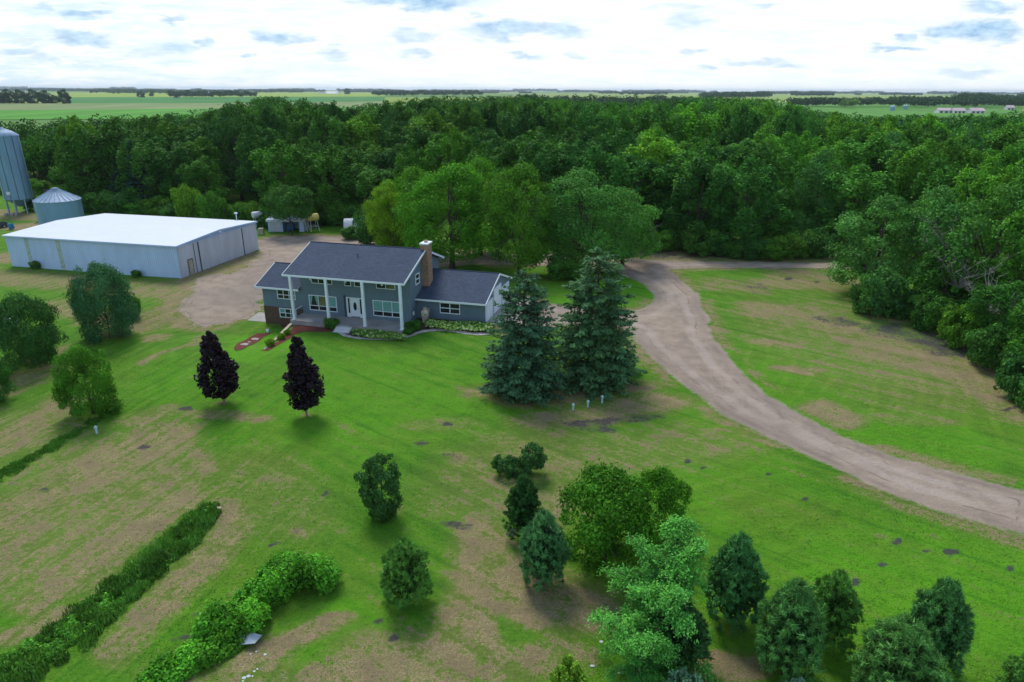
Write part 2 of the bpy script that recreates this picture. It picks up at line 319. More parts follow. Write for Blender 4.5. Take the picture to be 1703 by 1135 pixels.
def ground_material():
    t = NT('ground_cover'); P = t.pos(); a = t.n('ShaderNodeAttribute', attribute_name='paint'); sep = t.n('ShaderNodeSeparateColor'); t.L(a.outputs['Color'], sep.inputs[0])
    R, Gc, B = sep.outputs; lf = a.outputs['Alpha']; rd = t.attr('road', 'Fac')
    n_big = t.noise(P, .09, 4); n_med = t.noise(P, .6, 5, .6); n_f = t.noise(P, 3.0, 4, .65); n_ff = t.noise(P, 14, 3, .7)
    rows = t.mapping(P, (1, 1, 1), (0, 0, -math.radians(74)))   # rows of the old nursery on the left
    stL = t.noise(t.mapping(rows, (.10, 1.6, 1)), 1.0, 4, .6); lawn = t.mapping(P, (1, 1, 1), (0, 0, math.radians(38)))
    stR = t.noise(t.mapping(lawn, (.06, 1.1, 1)), 1.0, 3, .6); st = t.n('ShaderNodeMix'); t.L(lf, st.inputs[0]); t.L(stR, st.inputs[2]); t.L(stL, st.inputs[3]); st = st.outputs[0]
    g = t.mix(t.mapr(n_med, .36, .64), (.044, .160, .009), (.074, .220, .010)); g = t.mix(t.mapr(t.math('ADD', B, t.math('MULTIPLY', t.math('SUBTRACT', n_med, .5), 1.2)), .2, .9), g, (.090, .30, .009))
    g = t.mix(t.mapr(st, .42, .62, 0, .6), g, (.115, .235, .020)); g = t.mix(t.mapr(st, .44, .30, 0, .6), g, (.030, .105, .010)); g = t.mix(t.mapr(n_big, .50, .70, 0, .5), g, (.115, .155, .022))
    g = t.mix(t.mapr(n_f, .46, .30, 0, .55), g, (.028, .095, .010)); g = t.mix(t.mapr(n_ff, .50, .68, 0, .55), g, (.13, .25, .022))
    g = t.mix(t.mapr(n_ff, .50, .34, 0, .35), g, (.025, .075, .010))
    # straw and bare earth
    e = t.math('ADD', R, t.math('ADD', t.math('MULTIPLY', t.math('SUBTRACT', n_f, .5), 1.8), t.math('ADD', t.math('MULTIPLY', t.math('SUBTRACT', n_ff, .5), .7), t.math('ADD', t.math('MULTIPLY', t.math('SUBTRACT', st, .5), 1.6), t.math('MULTIPLY', t.math('SUBTRACT', n_med, .5), 1.8)))))
    dirtf = t.mapr(e, .36, .72, 0, .96)
    straw = t.mix(t.mapr(n_ff, .35, .62), (.15, .118, .055), (.35, .285, .155)); straw = t.mix(t.mapr(n_med, .4, .65, 0, .7), straw, (.18, .14, .08)); straw = t.mix(t.mapr(n_f, .55, .75, 0, .5), straw, (.14, .17, .045))
    g = t.mix(t.mapr(R, .05, .6, 0, .62), g, t.mix(n_f, (.13, .145, .035), (.20, .19, .065)))
    c = t.mix(dirtf, g, straw)
    mow = t.math('SINE', t.math('ADD', t.math('MULTIPLY', t.vm('LENGTH', t.vm('SUBTRACT', P, (-2, 70, 0))), 3.6), t.math('MULTIPLY', t.noise(P, .12, 2), 9.0)))
    c = t.mix(t.math('MULTIPLY', t.mapr(mow, .2, .95, 0, .30), t.mapr(n_big, .4, .6)), c, t.mix(1.0, c, (1.5, 1.32, 1.5), 'MULTIPLY'))
    # small thin patches all over the lawn
    c = t.mix(t.mapr(t.noise(P, 1.1, 5, .7), .61, .74, 0, .6), c, (.17, .15, .07))
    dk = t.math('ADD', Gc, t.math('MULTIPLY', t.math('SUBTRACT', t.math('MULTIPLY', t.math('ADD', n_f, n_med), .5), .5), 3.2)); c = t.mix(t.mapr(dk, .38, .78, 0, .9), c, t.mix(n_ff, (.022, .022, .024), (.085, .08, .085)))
    # gravel lane
    r = t.math('ADD', rd, t.math('ADD', t.math('MULTIPLY', t.math('SUBTRACT', t.math('ADD', t.math('MULTIPLY', n_f, .5), t.math('MULTIPLY', n_med, .5)), .5), t.math('ADD', .12, t.math('MULTIPLY', lf, .55))), t.math('MULTIPLY', t.math('SUBTRACT', n_ff, .5), .05)))
    rf = t.mapr(r, .485, .520, 0, 1)
    gv = t.mix(t.mapr(n_med, .38, .62), (.266, .204, .152), (.355, .280, .212)); gv = t.mix(t.mapr(n_ff, .4, .7, 0, .4), gv, (.37, .33, .31)); gv = t.mix(t.mapr(n_big, .42, .62, 0, .5), gv, (.22, .175, .155))
    trk = t.mapr(t.math('ABSOLUTE', t.math('SUBTRACT', rd, .675)), .015, .060, 1, 0, smooth=True); gv = t.mix(t.math('MULTIPLY', t.math('MULTIPLY', trk, t.math('SUBTRACT', 1.0, lf)), t.mapr(t.noise(P, .25, 3), .3, .6, .05, .5)), gv, (.44, .36, .315)); edg = t.mapr(t.math('ABSOLUTE', t.math('SUBTRACT', rd, .555)), .0, .045, 1, 0); gv = t.mix(t.math('MULTIPLY', edg, t.mapr(t.noise(P, .3, 4), .46, .62, 0, .6)), gv, (.17, .13, .11)); rut = t.mapr(t.math('ABSOLUTE', t.math('SUBTRACT', rd, .625)), .0, .008, 1, 0); gv = t.mix(t.math('MULTIPLY', rut, t.mapr(t.noise(P, .4, 3), .5, .62, 0, .8)), gv, (.13, .10, .085))
    sw = t.noise(t.mapping(P, (1, .35, 1), (0, 0, .5)), .5, 5, .65, .6); gv = t.mix(t.mapr(sw, .54, .74, 0, .55), gv, (.15, .12, .105))
    c = t.mix(rf, c, gv)
    # edges of the lane: pale grit thrown on the grass
    # far land
    sy = t.n('ShaderNodeSeparateXYZ'); t.L(P, sy.inputs[0]); ff = t.mapr(sy.outputs[1], 140, 330)
    vo = t.n('ShaderNodeTexVoronoi', distance='CHEBYCHEV'); t.L(t.mapping(P, (.0016, .0011, 1), (0, 0, .08)), vo.inputs['Vector']); vo.inputs['Scale'].default_value = 1
    vs = t.n('ShaderNodeSeparateColor'); t.L(vo.outputs['Color'], vs.inputs[0])
    fc = t.mix(t.mapr(vs.outputs[0], .3, .35), (.06, .17, .03), (.20, .27, .04)); fc = t.mix(t.mapr(vs.outputs[1], .62, .66), fc, (.19, .22, .10))
    fc = t.mix(t.mapr(t.noise(t.mapping(P, (.004, .03, 1)), 1, 3), .4, .6, 0, .35), fc, (.12, .22, .04))
    c = t.mix(ff, c, fc)
    h = t.math('ADD', n_ff, t.math('MULTIPLY', n_f, 2.0)); bs = t.bump(h, .9, .09)
    return t.out(c, .95, 0, bs, .1)
GROUND = ground_material()
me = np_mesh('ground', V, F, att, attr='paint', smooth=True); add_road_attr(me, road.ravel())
tag(link_mesh('ground', me, GROUND), kind='structure')
# driveway: its own sheet on the same grid, 12 mm above the ground
fm = road[:-1, :-1]; keep = np.maximum.reduce([road[:-1, :-1], road[1:, :-1], road[:-1, 1:], road[1:, 1:]]) > .5
Fk = F.reshape(ny-1, nx-1, 4)[keep]; used, inv = np.unique(Fk, return_inverse=True)
Vr = V[used].copy(); Vr[:, 2] += .012
me = np_mesh('gravel_driveway', Vr, inv.reshape(-1, 4), att[used], attr='paint', smooth=True); add_road_attr(me, road.ravel()[used])
tag(link_mesh('gravel_driveway', me, GROUND), kind='structure')
def sheet(name, pts, mat, dz=.03, step=.45, parent=None, kind='structure', wpts=True, thick=0.0):
    P = [tuple(p) for p in pts]; xs_ = [p[0] for p in P]; ys_ = [p[1] for p in P]
    pa = np.array(P); gx, gy = np.meshgrid(np.arange(min(xs_), max(xs_), step), np.arange(min(ys_), max(ys_), step))
    sd = sdist(gx.ravel().astype(float), gy.ravel().astype(float), pa); ins = sd > step*.45
    loop = []
    for i in range(len(P)):
        a = pa[i]; b = pa[(i+1) % len(P)]; n = max(1, int(np.linalg.norm(b-a)/step))
        for k in range(n): loop.append(tuple(a+(b-a)*k/n))
    nb = len(loop); allp = [Vector(p) for p in loop]+[Vector(p) for p in zip(gx.ravel()[ins], gy.ravel()[ins])]
    r = delaunay_2d_cdt(allp, [(i, (i+1) % nb) for i in range(nb)], [list(range(nb))], 1, 1e-5)
    X = np.array([v.x for v in r[0]]); Y = np.array([v.y for v in r[0]]); Z = hz(X, Y)+dz
    vs = [(float(x), float(y), float(z)) for x, y, z in zip(X, Y, Z)]; fs = [tuple(f) for f in r[2]]
    m = MB(); m.add(vs, fs)
    o = m.build(name, mat, parent)
    if kind: tag(o, kind=kind)
    return o
def smooth_poly(pts, n=6, closed=True):
    pts = [np.array(p, float) for p in pts]; out = []; N = len(pts)
    for i in range(N if closed else N-1):
        p0 = pts[(i-1) % N] if closed or i > 0 else pts[0]; p1 = pts[i]; p2 = pts[(i+1) % N]; p3 = pts[(i+2) % N] if closed or i+2 < N else pts[-1]
        for k in range(n):
            t = k/n; out.append(.5*((2*p1)+(-p0+p2)*t+(2*p0-5*p1+4*p2-p3)*t*t+(-p0+3*p1-3*p2+p3)*t**3))
    if not closed: out.append(pts[-1])
    return out
# crop fields beyond the woods, each a thin sheet on the plain
def crop(name, corners, col, dz, var=.18):
    t = NT(name+'_crop'); P = t.pos(); n = t.noise(t.mapping(P, (.03, .004, 1), (0, 0, .1)), 1, 4); n2 = t.noise(P, .01, 4)
    k = lambda f: (col[0]*f, col[1]*f, col[2]*f)
    c = t.mix(t.mapr(n, .35, .65), k(1-var), k(1+var)); c = t.mix(t.mapr(n2, .4, .65, 0, .5), c, (col[0]*.8, col[1]*1.05, col[2]*.8))
    m = t.out(c, .95, 0, None, .1); g = [G(*p) for p in corners]; mb = MB(); mb.add([(p[0], p[1], dz) for p in g], [tuple(range(len(g)))])
    tag(mb.build(name, m), kind='structure')
crop('soybean_field', [(120,163),(640,163.5),(640,154),(76,154)], (.22,.30,.035), .10)
crop('corn_field', [(110,173.5),(420,173),(640,170),(640,161),(110,162.2)], (.045,.17,.035), .20)
crop('hay_field', [(0,189),(400,187),(640,178),(640,169),(420,172),(0,172.5)], (.17,.215,.085), .30)
crop('pasture_field', [(0,200),(420,198),(700,190),(700,177),(400,181),(0,184)], (.075,.235,.025), .38)
crop('grain_field', [(960,170),(1600,172),(1560,155.5),(960,155.5)], (.21,.28,.06), .10)
crop('meadow_field', [(1250,202),(1700,205),(1700,176),(1250,171)], (.085,.21,.035), .20)
pond = MB(); g = [G(*p) for p in [(528,155.5),(566,156.5),(566,152.6),(534,152.4)]]; pond.add([(p[0], p[1], .5) for p in g], [(0,1,2,3)])
tag(pond.build('pond', glass('pond_water', (.08,.1,.12), .05)), kind='structure')
# ------------------------------------------------------------------ vegetation
def unit(a): return a/np.maximum(np.linalg.norm(a, axis=-1, keepdims=True), 1e-9)
def cards(P, N, L, W, rng, tan=None, quad=True, fold=0.0):
    """leaf-shaped faces: P centres, N normals, L length, W width"""
    n = len(P); N = unit(N); T = rng.normal(size=(n, 3)) if tan is None else tan
    T = unit(T-N*np.sum(T*N, -1, keepdims=True)); B = np.cross(N, T)
    L = np.broadcast_to(np.asarray(L, float), (n,))[:, None]; W = np.broadcast_to(np.asarray(W, float), (n,))[:, None]
    if quad:
        V = np.stack([P-T*L*.5, P+B*W*.5+N*fold*L, P+T*L*.5, P-B*W*.5+N*fold*L], 1).reshape(-1, 3); return V, np.arange(n*4).reshape(-1, 4)
    V = np.stack([P-T*L*.5+B*W*.5, P-T*L*.5-B*W*.5, P+T*L*.5], 1).reshape(-1, 3); return V, np.arange(n*3).reshape(-1, 3)
def sph(n, rng): return unit(rng.normal(size=(n, 3)))
def crown_points(rng, W, H, zc, puffs, per, flat=1.0, lump=.33, low=-.75, shell=.55, boxy=1.0, skirt=.45):
    """clumpy foliage: returns leaf positions, normals, brightness and the clump centres"""
    D = sph(puffs*3, rng); D = D[D[:, 2] > low][:puffs]; k = len(D)
    rad = rng.uniform(.45, 1.0, k)**.5; sq = 1-.18*np.abs(D[:, 2:3])**4*boxy
    C = D*rad[:, None]*np.array([W/2, W/2, H/2])*(1-lump*.55)*sq
    if skirt > .6:
        z = rng.uniform(-.97, 1, k); a_ = rng.uniform(0, 6.283, k); pr_ = np.where(z > 0, (1-np.abs(z)**2.1)**.55, (1-np.abs(z)**7)**.5*.95)*rad
        C = np.stack([np.cos(a_)*pr_*W/2, np.sin(a_)*pr_*W/2, z*H/2], -1)*(1-lump*.62)
    else: C[:, :2] *= (1+skirt*np.clip(-D[:, 2:3], 0, 1))
    spk = rng.random(k) < .16; C[spk] *= rng.uniform(1.08, 1.28, (spk.sum(), 1))
    ang = np.arctan2(D[:, 1], D[:, 0]); C[:, :2] *= (1+.16*np.sin(ang*3+rng.uniform(0, 6))+.10*np.sin(ang*5+rng.uniform(0, 6)))[:, None]
    R = lump*W/2*rng.uniform(.45, 1.35, k); R[spk] *= .6; n = (per*(R/(lump*W/2))**2).astype(int)+3
    ci = np.repeat(np.arange(k), n); d = sph(len(ci), rng); out = unit(C/np.array([W/2, W/2, H/2])**2)
    d = unit(d+out[ci]*.45+np.array([0, 0, .25])); r = R[ci]*(rng.uniform(shell, 1, len(ci)))*(1+.45*rng.random(len(ci))**5)
    P = C[ci]+d*r[:, None]*np.array([1, 1, .75*flat]); P[:, 2] += zc
    N = unit(d*.9+rng.normal(size=d.shape)*.75+np.array([0, 0, .3])); tone = rng.uniform(.68, 1.28, k)[ci]*rng.uniform(.84, 1.2, len(ci))
    C2 = C.copy(); C2[:, 2] += zc
    return P, N, tone, C2, R
def tint(tone, base=(.045, .125, .022), yel=.25, rng=None):
    t = np.asarray(tone)[:, None]; c = np.array(base)[None]*t*1.16
    if rng is not None:
        y = (rng.random(len(tone)) < .25)[:, None]*yel*rng.random((len(tone), 1)); c = c*(1+y*np.array([1.3, .55, -.1]))
    return np.clip(c, 0, 1)
def trunk_mb(H, r, top, centers, rng, limbs=7, lean=(0, 0), n=7, r2=.3):
    m = MB(); pts = []; k = 6
    for i in range(k+1):
        t = i/k; pts.append((lean[0]*t+rng.normal()*.02*H*t, lean[1]*t+rng.normal()*.02*H*t, -.25+(top+.25)*t))
    m.tube(pts, [r*(1.35 if i == 0 else 1-.7*i/k) for i in range(k+1)], n)
    if len(centers):
        for c in centers[rng.choice(len(centers), min(limbs, len(centers)), False)]:
            s = rng.uniform(.25, .85); j = s*k; a = np.array(pts[int(j)]); b = np.array(c); mid = (a+b)/2+np.array([0, 0, -.06*H])*rng.uniform(-.5, 1)
            m.tube([a, mid, b], [r*(1-s*.7)*.5, r*.26, r*.08], 5, cap=False)
    return m
class Proto:
    def __init__(s, name, W, H, parts): s.name = name; s.W = W; s.H = H; s.parts = parts; s.lib = {}
def make_parts(pairs): return [(nm, me, mat) for nm, me, mat in pairs]
def decid(name, seed, W=9., H=14., puffs=55, per=150, leaf=.42, base=(.045, .125, .022), cb=.12, lump=.34, flat=1.0, trunk_r=.25, yel=.5, limbs=7, mat=LEAF, low=-.75, boxy=1.0, dead=0, tri=False, lw=.62, droop=0.0, shell=.55, skirt=.45):
    rng = np.random.default_rng(seed); ch = H*(1-cb); zc = H*cb+ch/2
    P, N, tone, C, R = crown_points(rng, W, ch, zc, puffs, per, flat, lump, low, shell, boxy, skirt)
    q_ = np.percentile(np.hypot(P[:, 0], P[:, 1]), 97.5); P[:, :2] *= W/2/q_; C[:, :2] *= W/2/q_
    hi = P[:, 2].max(); P[:, 2] = np.where(P[:, 2] > zc, zc+(P[:, 2]-zc)*(H-zc)/(hi-zc), P[:, 2]); P[:, 2] = np.maximum(P[:, 2], .06*rng.random(len(P))*H)
    tan = None
    if droop: tan = rng.normal(size=P.shape)*.5+np.array([0, 0, -droop])
    V, F = cards(P, N, leaf*rng.uniform(.7, 1.3, len(P)), leaf*lw, rng, tan, quad=not tri, fold=.12 if not tri else 0)
    me = np_mesh(name+'_crown', V, F, np.repeat(tint(tone, base, yel, rng), F.shape[1], 0))
    tm = trunk_mb(H, trunk_r, zc+ch*.22, C, rng, limbs)
    pr = Proto(name, W, H, None); pr.crown = me; pr.cmat = mat; pr.tm = tm; pr.tmat = BARK; pr.raw = (V, F, np.repeat(tint(tone, base, yel, rng), F.shape[1], 0))
    return pr
def spruce(name, seed, W=7.5, H=11., base=(.030, .085, .055), levels=30, per=15, spray=.42, taper=.85, skirt=.03, mat=NEEDLE, gap=.12, droop=.18):
    rng = np.random.default_rng(seed); Ps = []; Ns = []; Ts = []; Ls = []; tn = []; tm = MB()
    tm.tube([(0, 0, -.2), (0, 0, H*.5), (0, 0, H*.97)], [.24*H/11, .13*H/11, .02], 7)
    for i in range(levels):
        f = i/(levels-1); z = H*(skirt+(1-skirt-.01)*f); rr = W/2*(1-f)**taper*(1 if f > .08 else .85+f*2)+.35
        nb = max(4, int(per*(1-f)**.6)+2)
        for b in range(nb):
            if rng.random() < gap: continue
            a = rng.uniform(0, 2*math.pi); L = rr*rng.uniform(.68, 1.12); up = .35*f-droop; d = np.array([math.cos(a), math.sin(a), up])
            zz = z+rng.uniform(-.2, .2)*H/levels
            if b % 3 == 0: tm.tube([(0, 0, zz), (d[0]*L*.9, d[1]*L*.9, zz+up*L*.9)], [.04, .01], 4, cap=False)
            ns = max(5, int(L/spray*9)); s = rng.uniform(.18, 1, ns)**.7; side = np.array([-d[1], d[0], 0])
            wspread = .28*L*(1.1-s)+.10
            off = rng.uniform(-1, 1, ns); P = d[None]*(L*s)[:, None]+side[None]*(off*wspread)[:, None]; P[:, 2] += zz+rng.normal(size=ns)*.05-.10*np.abs(off)*wspread+.12*s*s*L*.4
            T = d[None]+side[None]*(np.sign(off)*.9)[:, None]+rng.normal(size=(ns, 3))*.3
            N = np.array([0, 0, 1.])+d*.35+rng.normal(size=(ns, 3))*.45
            t0 = rng.uniform(.75, 1.2); Ps.append(P); Ns.append(N); Ts.append(T); Ls.append(np.full(ns, spray)*rng.uniform(.6, 1.25, ns)); tn.append(t0*rng.uniform(.8, 1.3, ns)*(.8+.35*s))
    P = np.concatenate(Ps); P[:, :2] *= W/2/np.percentile(np.hypot(P[:, 0], P[:, 1]), 98); V, F = cards(P, np.concatenate(Ns), np.concatenate(Ls), np.concatenate(Ls)*.36, rng, np.concatenate(Ts), fold=-.08)
    me = np_mesh(name+'_crown', V, F, np.repeat(tint(np.concatenate(tn), base, .15, rng), 4, 0))
    pr = Proto(name, W, H, None); pr.crown = me; pr.cmat = mat; pr.tm = tm; pr.tmat = BARK; return pr
def pine(name, seed, W=2.7, H=3.6, base=(.035, .115, .035), tufts=420, blades=26, bl=.26, point=.75):
    """bushy young pine: candle-like tufts of long needles on an ovoid"""
    rng = np.random.default_rng(seed); n = tufts; zf = rng.uniform(.04, 1, n)**.9; prof = np.sin(np.pi*np.clip(zf*.74+.22, 0, 1))**point*np.where(zf > .7, 1-(zf-.7)*1.2, 1)
    a = rng.uniform(0, 2*math.pi, n); lumpy = 1+.10*np.sin(a*4+zf*9)+.07*np.sin(a*7-zf*13); r = W/2*prof*lumpy*rng.uniform(.74, .96, n)
    C = np.stack([r*np.cos(a), r*np.sin(a), zf*H*.95+.1], -1); out = unit(np.stack([np.cos(a), np.sin(a), .55+zf*1.1], -1))
    ci = np.repeat(np.arange(n), blades); m = len(ci); D = unit(out[ci]*.75+rng.normal(size=(m, 3))*.62); L = bl*rng.uniform(.7, 1.25, m)*rng.uniform(.75, 1.25, n)[ci]
    P = C[ci]+D*(L*.5)[:, None]; N = rng.normal(size=(m, 3)); V, F = cards(P, N, L, L*.20, rng, D, quad=False)
    tone = rng.uniform(.65, 1.35, n)[ci]*rng.uniform(.7, 1.3, m); col = tint(tone, base, .3, rng)
    # inner mass of needle faces, coloured darker than the outer tufts
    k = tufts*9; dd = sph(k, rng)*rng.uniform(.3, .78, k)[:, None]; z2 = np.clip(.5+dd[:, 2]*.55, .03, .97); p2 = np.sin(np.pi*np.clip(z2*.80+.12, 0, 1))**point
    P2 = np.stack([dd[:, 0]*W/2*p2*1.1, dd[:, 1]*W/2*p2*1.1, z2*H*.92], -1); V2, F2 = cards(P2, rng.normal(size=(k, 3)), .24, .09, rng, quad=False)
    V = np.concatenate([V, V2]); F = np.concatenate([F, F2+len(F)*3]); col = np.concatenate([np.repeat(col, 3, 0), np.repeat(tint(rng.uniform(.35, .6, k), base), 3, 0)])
    me = np_mesh(name+'_crown', V, F, col); tm = MB(); tm.tube([(0, 0, -.1), (0, 0, H*.5), (.03, 0, H*.9)], [.09, .06, .02], 7)
    for i in range(16):
        aa = rng.uniform(0, 6.28); z = rng.uniform(.08, .8)*H; rr = W/2*.7*math.sin(math.pi*min(z/H*.8+.12, 1)); tm.tube([(0, 0, z-.15), (rr*math.cos(aa), rr*math.sin(aa), z+.2)], [.03, .01], 4, cap=False)
    pr = Proto(name, W, H, None); pr.crown = me; pr.cmat = NEEDLE; pr.tm = tm; pr.tmat = BARK; return pr
def wispy(name, seed, W=5.2, H=7.5, base=(.085, .30, .055), limbs=30, leaf=.15, lean=(.6, .8)):
    """feathery elm: long arching limbs clothed in small drooping leaves"""
    rng = np.random.default_rng(seed); tm = MB(); Ps = []; tn = []; Ts = []
    tp = [(lean[0]*t**1.3+rng.normal()*.05, lean[1]*t**1.3, -.1+H*.8*t) for t in np.linspace(0, 1, 7)]
    tm.tube(tp, [.19, .16, .13, .10, .07, .05, .03], 8)
    for i in range(limbs):
        s = rng.uniform(.08, .98); b = np.array(tp[int(s*6)]); a = i*2.4+rng.uniform(-.3, .3); L = W/2*rng.uniform(.7, 1.15)*(1.1-.45*s); e = b+np.array([math.cos(a)*L, math.sin(a)*L, L*(.45+.75*s)*rng.uniform(.6, 1)])
        mid = (b+e)/2+np.array([0, 0, .18*L]); tip = e+np.array([math.cos(a)*.3, math.sin(a)*.3, -.18])*L*.5
        tm.tube([b, mid, e, tip], [.05, .03, .015, .006], 5, cap=False)
        for j in range(9):
            t = rng.uniform(.15, 1); c = (1-t)**2*b+2*t*(1-t)*(mid+(mid-(b+e)/2))+t*t*e; n = int(150*rng.uniform(.6, 1.3)); aa = rng.uniform(0, 6.28); sd = np.array([math.cos(aa), math.sin(aa), -.15]); q = rng.uniform(0, 1, n)
            P = c+sd*(q*.75)[:, None]+rng.normal(size=(n, 3))*np.array([.15, .15, .12]); P[:, 2] -= q*q*.35; Ps.append(P); tn.append(rng.uniform(.75, 1.25)*rng.uniform(.75, 1.3, n)); Ts.append(np.tile(sd+np.array([0, 0, -.5]), (n, 1))+rng.normal(size=(n, 3))*.5)
    P = np.concatenate(Ps); P[:, 2] = np.maximum(P[:, 2], .05); N = np.array([0, 0, .9])+rng.normal(size=P.shape)*.7; V, F = cards(P, N, leaf*rng.uniform(.7, 1.3, len(P)), leaf*.5, rng, np.concatenate(Ts), fold=.1)
    me = np_mesh(name+'_crown', V, F, np.repeat(tint(np.concatenate(tn), base, .35, rng), 4, 0)); pr = Proto(name, W, H+.4, None); pr.crown = me; pr.cmat = LEAF; pr.tm = tm; pr.tmat = BARK; return pr
_twins = {}
def twins(pr):
    if pr.name not in _twins:
        pr.crown.materials.append(pr.cmat); me = bpy.data.meshes.new(pr.name+'_trunk'); me.from_pydata(pr.tm.v, [], pr.tm.f); me.polygons.foreach_set('use_smooth', [True]*len(pr.tm.f)); me.update(); me.materials.append(pr.tmat)
        _twins[pr.name] = (pr.crown, me)
    return _twins[pr.name]
_rt = random.Random(3)
def put(pr, X, Y, w, h, label, kind='tree', cat='tree', group=None, color=(1, 1, 1), rz=None, parts=True, tilt=0, zoff=0):
    cm, tmm = twins(pr); e = empty(kind, (float(X), float(Y), float(hz(X, Y))+zoff), _rt.uniform(0, 6.28) if rz is None else rz, label, cat, group)
    sx = w/pr.W; e.scale = (sx, sx, h/pr.H); e.rotation_euler.y = tilt
    o = bpy.data.objects.new('crown', cm); COL.objects.link(o); o.parent = e; o.color = (*color, 1)
    if parts: o2 = bpy.data.objects.new('trunk', tmm); COL.objects.link(o2); o2.parent = e
    return e
def at(pr, x, y, top, wpx, label, h=None, **k):
    P = G(x, y); d = depth(P); w = wpx*d/FPX
    if h is None: h = height_at(x, top, P)
    # depth grows smaller towards the crown, so correct the width for the crown's middle
    w *= (d-(h*.5)*math.sin(PITCH))/d
    return put(pr, P[0], P[1], w, h, label, **k)
# --- prototypes
PINES = [pine('young_pine', 1, base=(.080, .225, .040), tufts=300, blades=46, bl=.21), pine('young_pine_b', 2, tufts=380, blades=44, point=.65, base=(.078, .220, .055), bl=.21), pine('young_pine_c', 3, base=(.070, .205, .068), tufts=340, blades=44, bl=.22), pine('young_pine_d', 4, W=2.4, H=4.0, base=(.04, .13, .035), tufts=320, blades=40, bl=.20, point=.95)]
SPR = [spruce('blue_spruce', 11, W=7.5, H=10.5, base=(.040, .102, .060), levels=34, per=19, spray=.42, taper=.50, gap=.14), spruce('old_spruce', 12, W=8.4, H=11.5, base=(.040, .105, .055), levels=34, per=17, spray=.48, gap=.2, taper=.48, droop=.22)]
WOODSPR = spruce('wood_spruce', 13, W=8, H=15, base=(.022, .06, .05), levels=24, per=11, spray=.8)
WD = [decid('wood_tree', 20+i, W=9.5, H=15, puffs=[64, 52, 74, 46, 66, 56][i], per=[170, 190, 150, 200, 165, 180][i], leaf=.42, cb=.04, lump=[.27, .31, .25, .33, .28, .30][i], trunk_r=.22, low=-.9, flat=[1.1, .9, 1.2, 1, 1, .85][i], base=(.040, .140, .018)) for i in range(6)]
COTTON = [decid('cottonwood', 30+i, W=10, H=18, puffs=75, per=120, leaf=.50, cb=.04, lump=.26, trunk_r=.28, low=-.9, flat=1.6, base=(.060, .185, .018)) for i in range(2)]
WILLOW = [decid('silver_maple', 40+i, W=12, H=14, puffs=70, per=230, leaf=.36, cb=.05, lump=.28, trunk_r=.3, low=-.9, base=(.062, .185, .038), droop=.6, skirt=.7) for i in range(2)]
GROVE = [decid('ash_tree', 50+i, W=13, H=15, puffs=[80, 80, 80, 95][i], per=[330, 330, 330, 330][i], leaf=.30, cb=[.12, .17, .10, .08][i], lump=[.25, .27, .24, .28][i], trunk_r=.34, low=-.92, skirt=.7, limbs=14, base=(.050, .150, .014), yel=.8, flat=1.15) for i in range(4)]
YARD = decid('yard_tree', 60, W=9, H=7, puffs=95, per=330, leaf=.22, cb=-.03, lump=.28, trunk_r=.18, low=-.9, skirt=1.0, base=(.036, .120, .028), limbs=10)
SHEDT = decid('shed_tree', 59, W=8, H=8.6, puffs=60, per=260, leaf=.30, cb=.36, lump=.30, trunk_r=.14, low=-.9, skirt=.7, base=(.040, .130, .022), limbs=12)
YARD2 = decid('yard_tree_b', 61, W=6.4, H=5.8, puffs=95, per=280, leaf=.18, cb=-.04, lump=.25, trunk_r=.12, low=-.9, skirt=1.1, base=(.055, .185, .016), limbs=10, droop=.2)
BUSHPINE = decid('cedar_tree', 62, W=7.9, H=8.2, puffs=170, per=260, leaf=.22, cb=-.04, lump=.25, trunk_r=.08, low=-.95, skirt=1.0, base=(.040, .120, .060), limbs=6, mat=NEEDLE, lw=.4, flat=1.3)
MAPLE = [decid('purple_maple', 63+i, W=4.0, H=5.3, puffs=85, per=90, leaf=.24, cb=.02, lump=.24, trunk_r=.07, low=-.95, base=(.0085, .0065, .0125), mat=PURPLE, limbs=5, lw=.9, yel=.2, boxy=3) for i in range(2)]
ROUND = [decid('round_tree', 66+i, W=5.4, H=5.2, puffs=64, per=330, leaf=.18, cb=-.04, lump=.33, trunk_r=.12, low=-.9, skirt=.9, base=(.052, .185, .014), limbs=12, yel=.6) for i in range(2)]
SMALLT = decid('small_tree', 70, W=3.1, H=3.6, puffs=80, per=150, leaf=.17, cb=.12, lump=.26, trunk_r=.08, low=-.6, skirt=.7, base=(.045, .135, .035), limbs=16, yel=.4)
BUSH = [decid('bush', 72+i, W=5, H=3.6, puffs=44, per=140, leaf=.30, cb=-.02, lump=.34, trunk_r=.06, low=-.9, skirt=.8, base=(.045, .135, .022)) for i in range(3)]
YBUSH = decid('light_bush', 76, W=2.0, H=2.6, puffs=60, per=70, leaf=.15, cb=0.02, lump=.24, trunk_r=.04, low=-.8, base=(.12, .26, .025), limbs=8, flat=1.7)
BBUSH = decid('silver_bush', 77, W=2.0, H=2.0, puffs=50, per=70, leaf=.15, cb=0.02, lump=.24, trunk_r=.04, low=-.6, base=(.10, .22, .13), limbs=8, flat=1.5)
ELM = wispy('feathery_elm', 80); ELM2 = wispy('feathery_elm_b', 81, limbs=18, lean=(-.3, -.2))
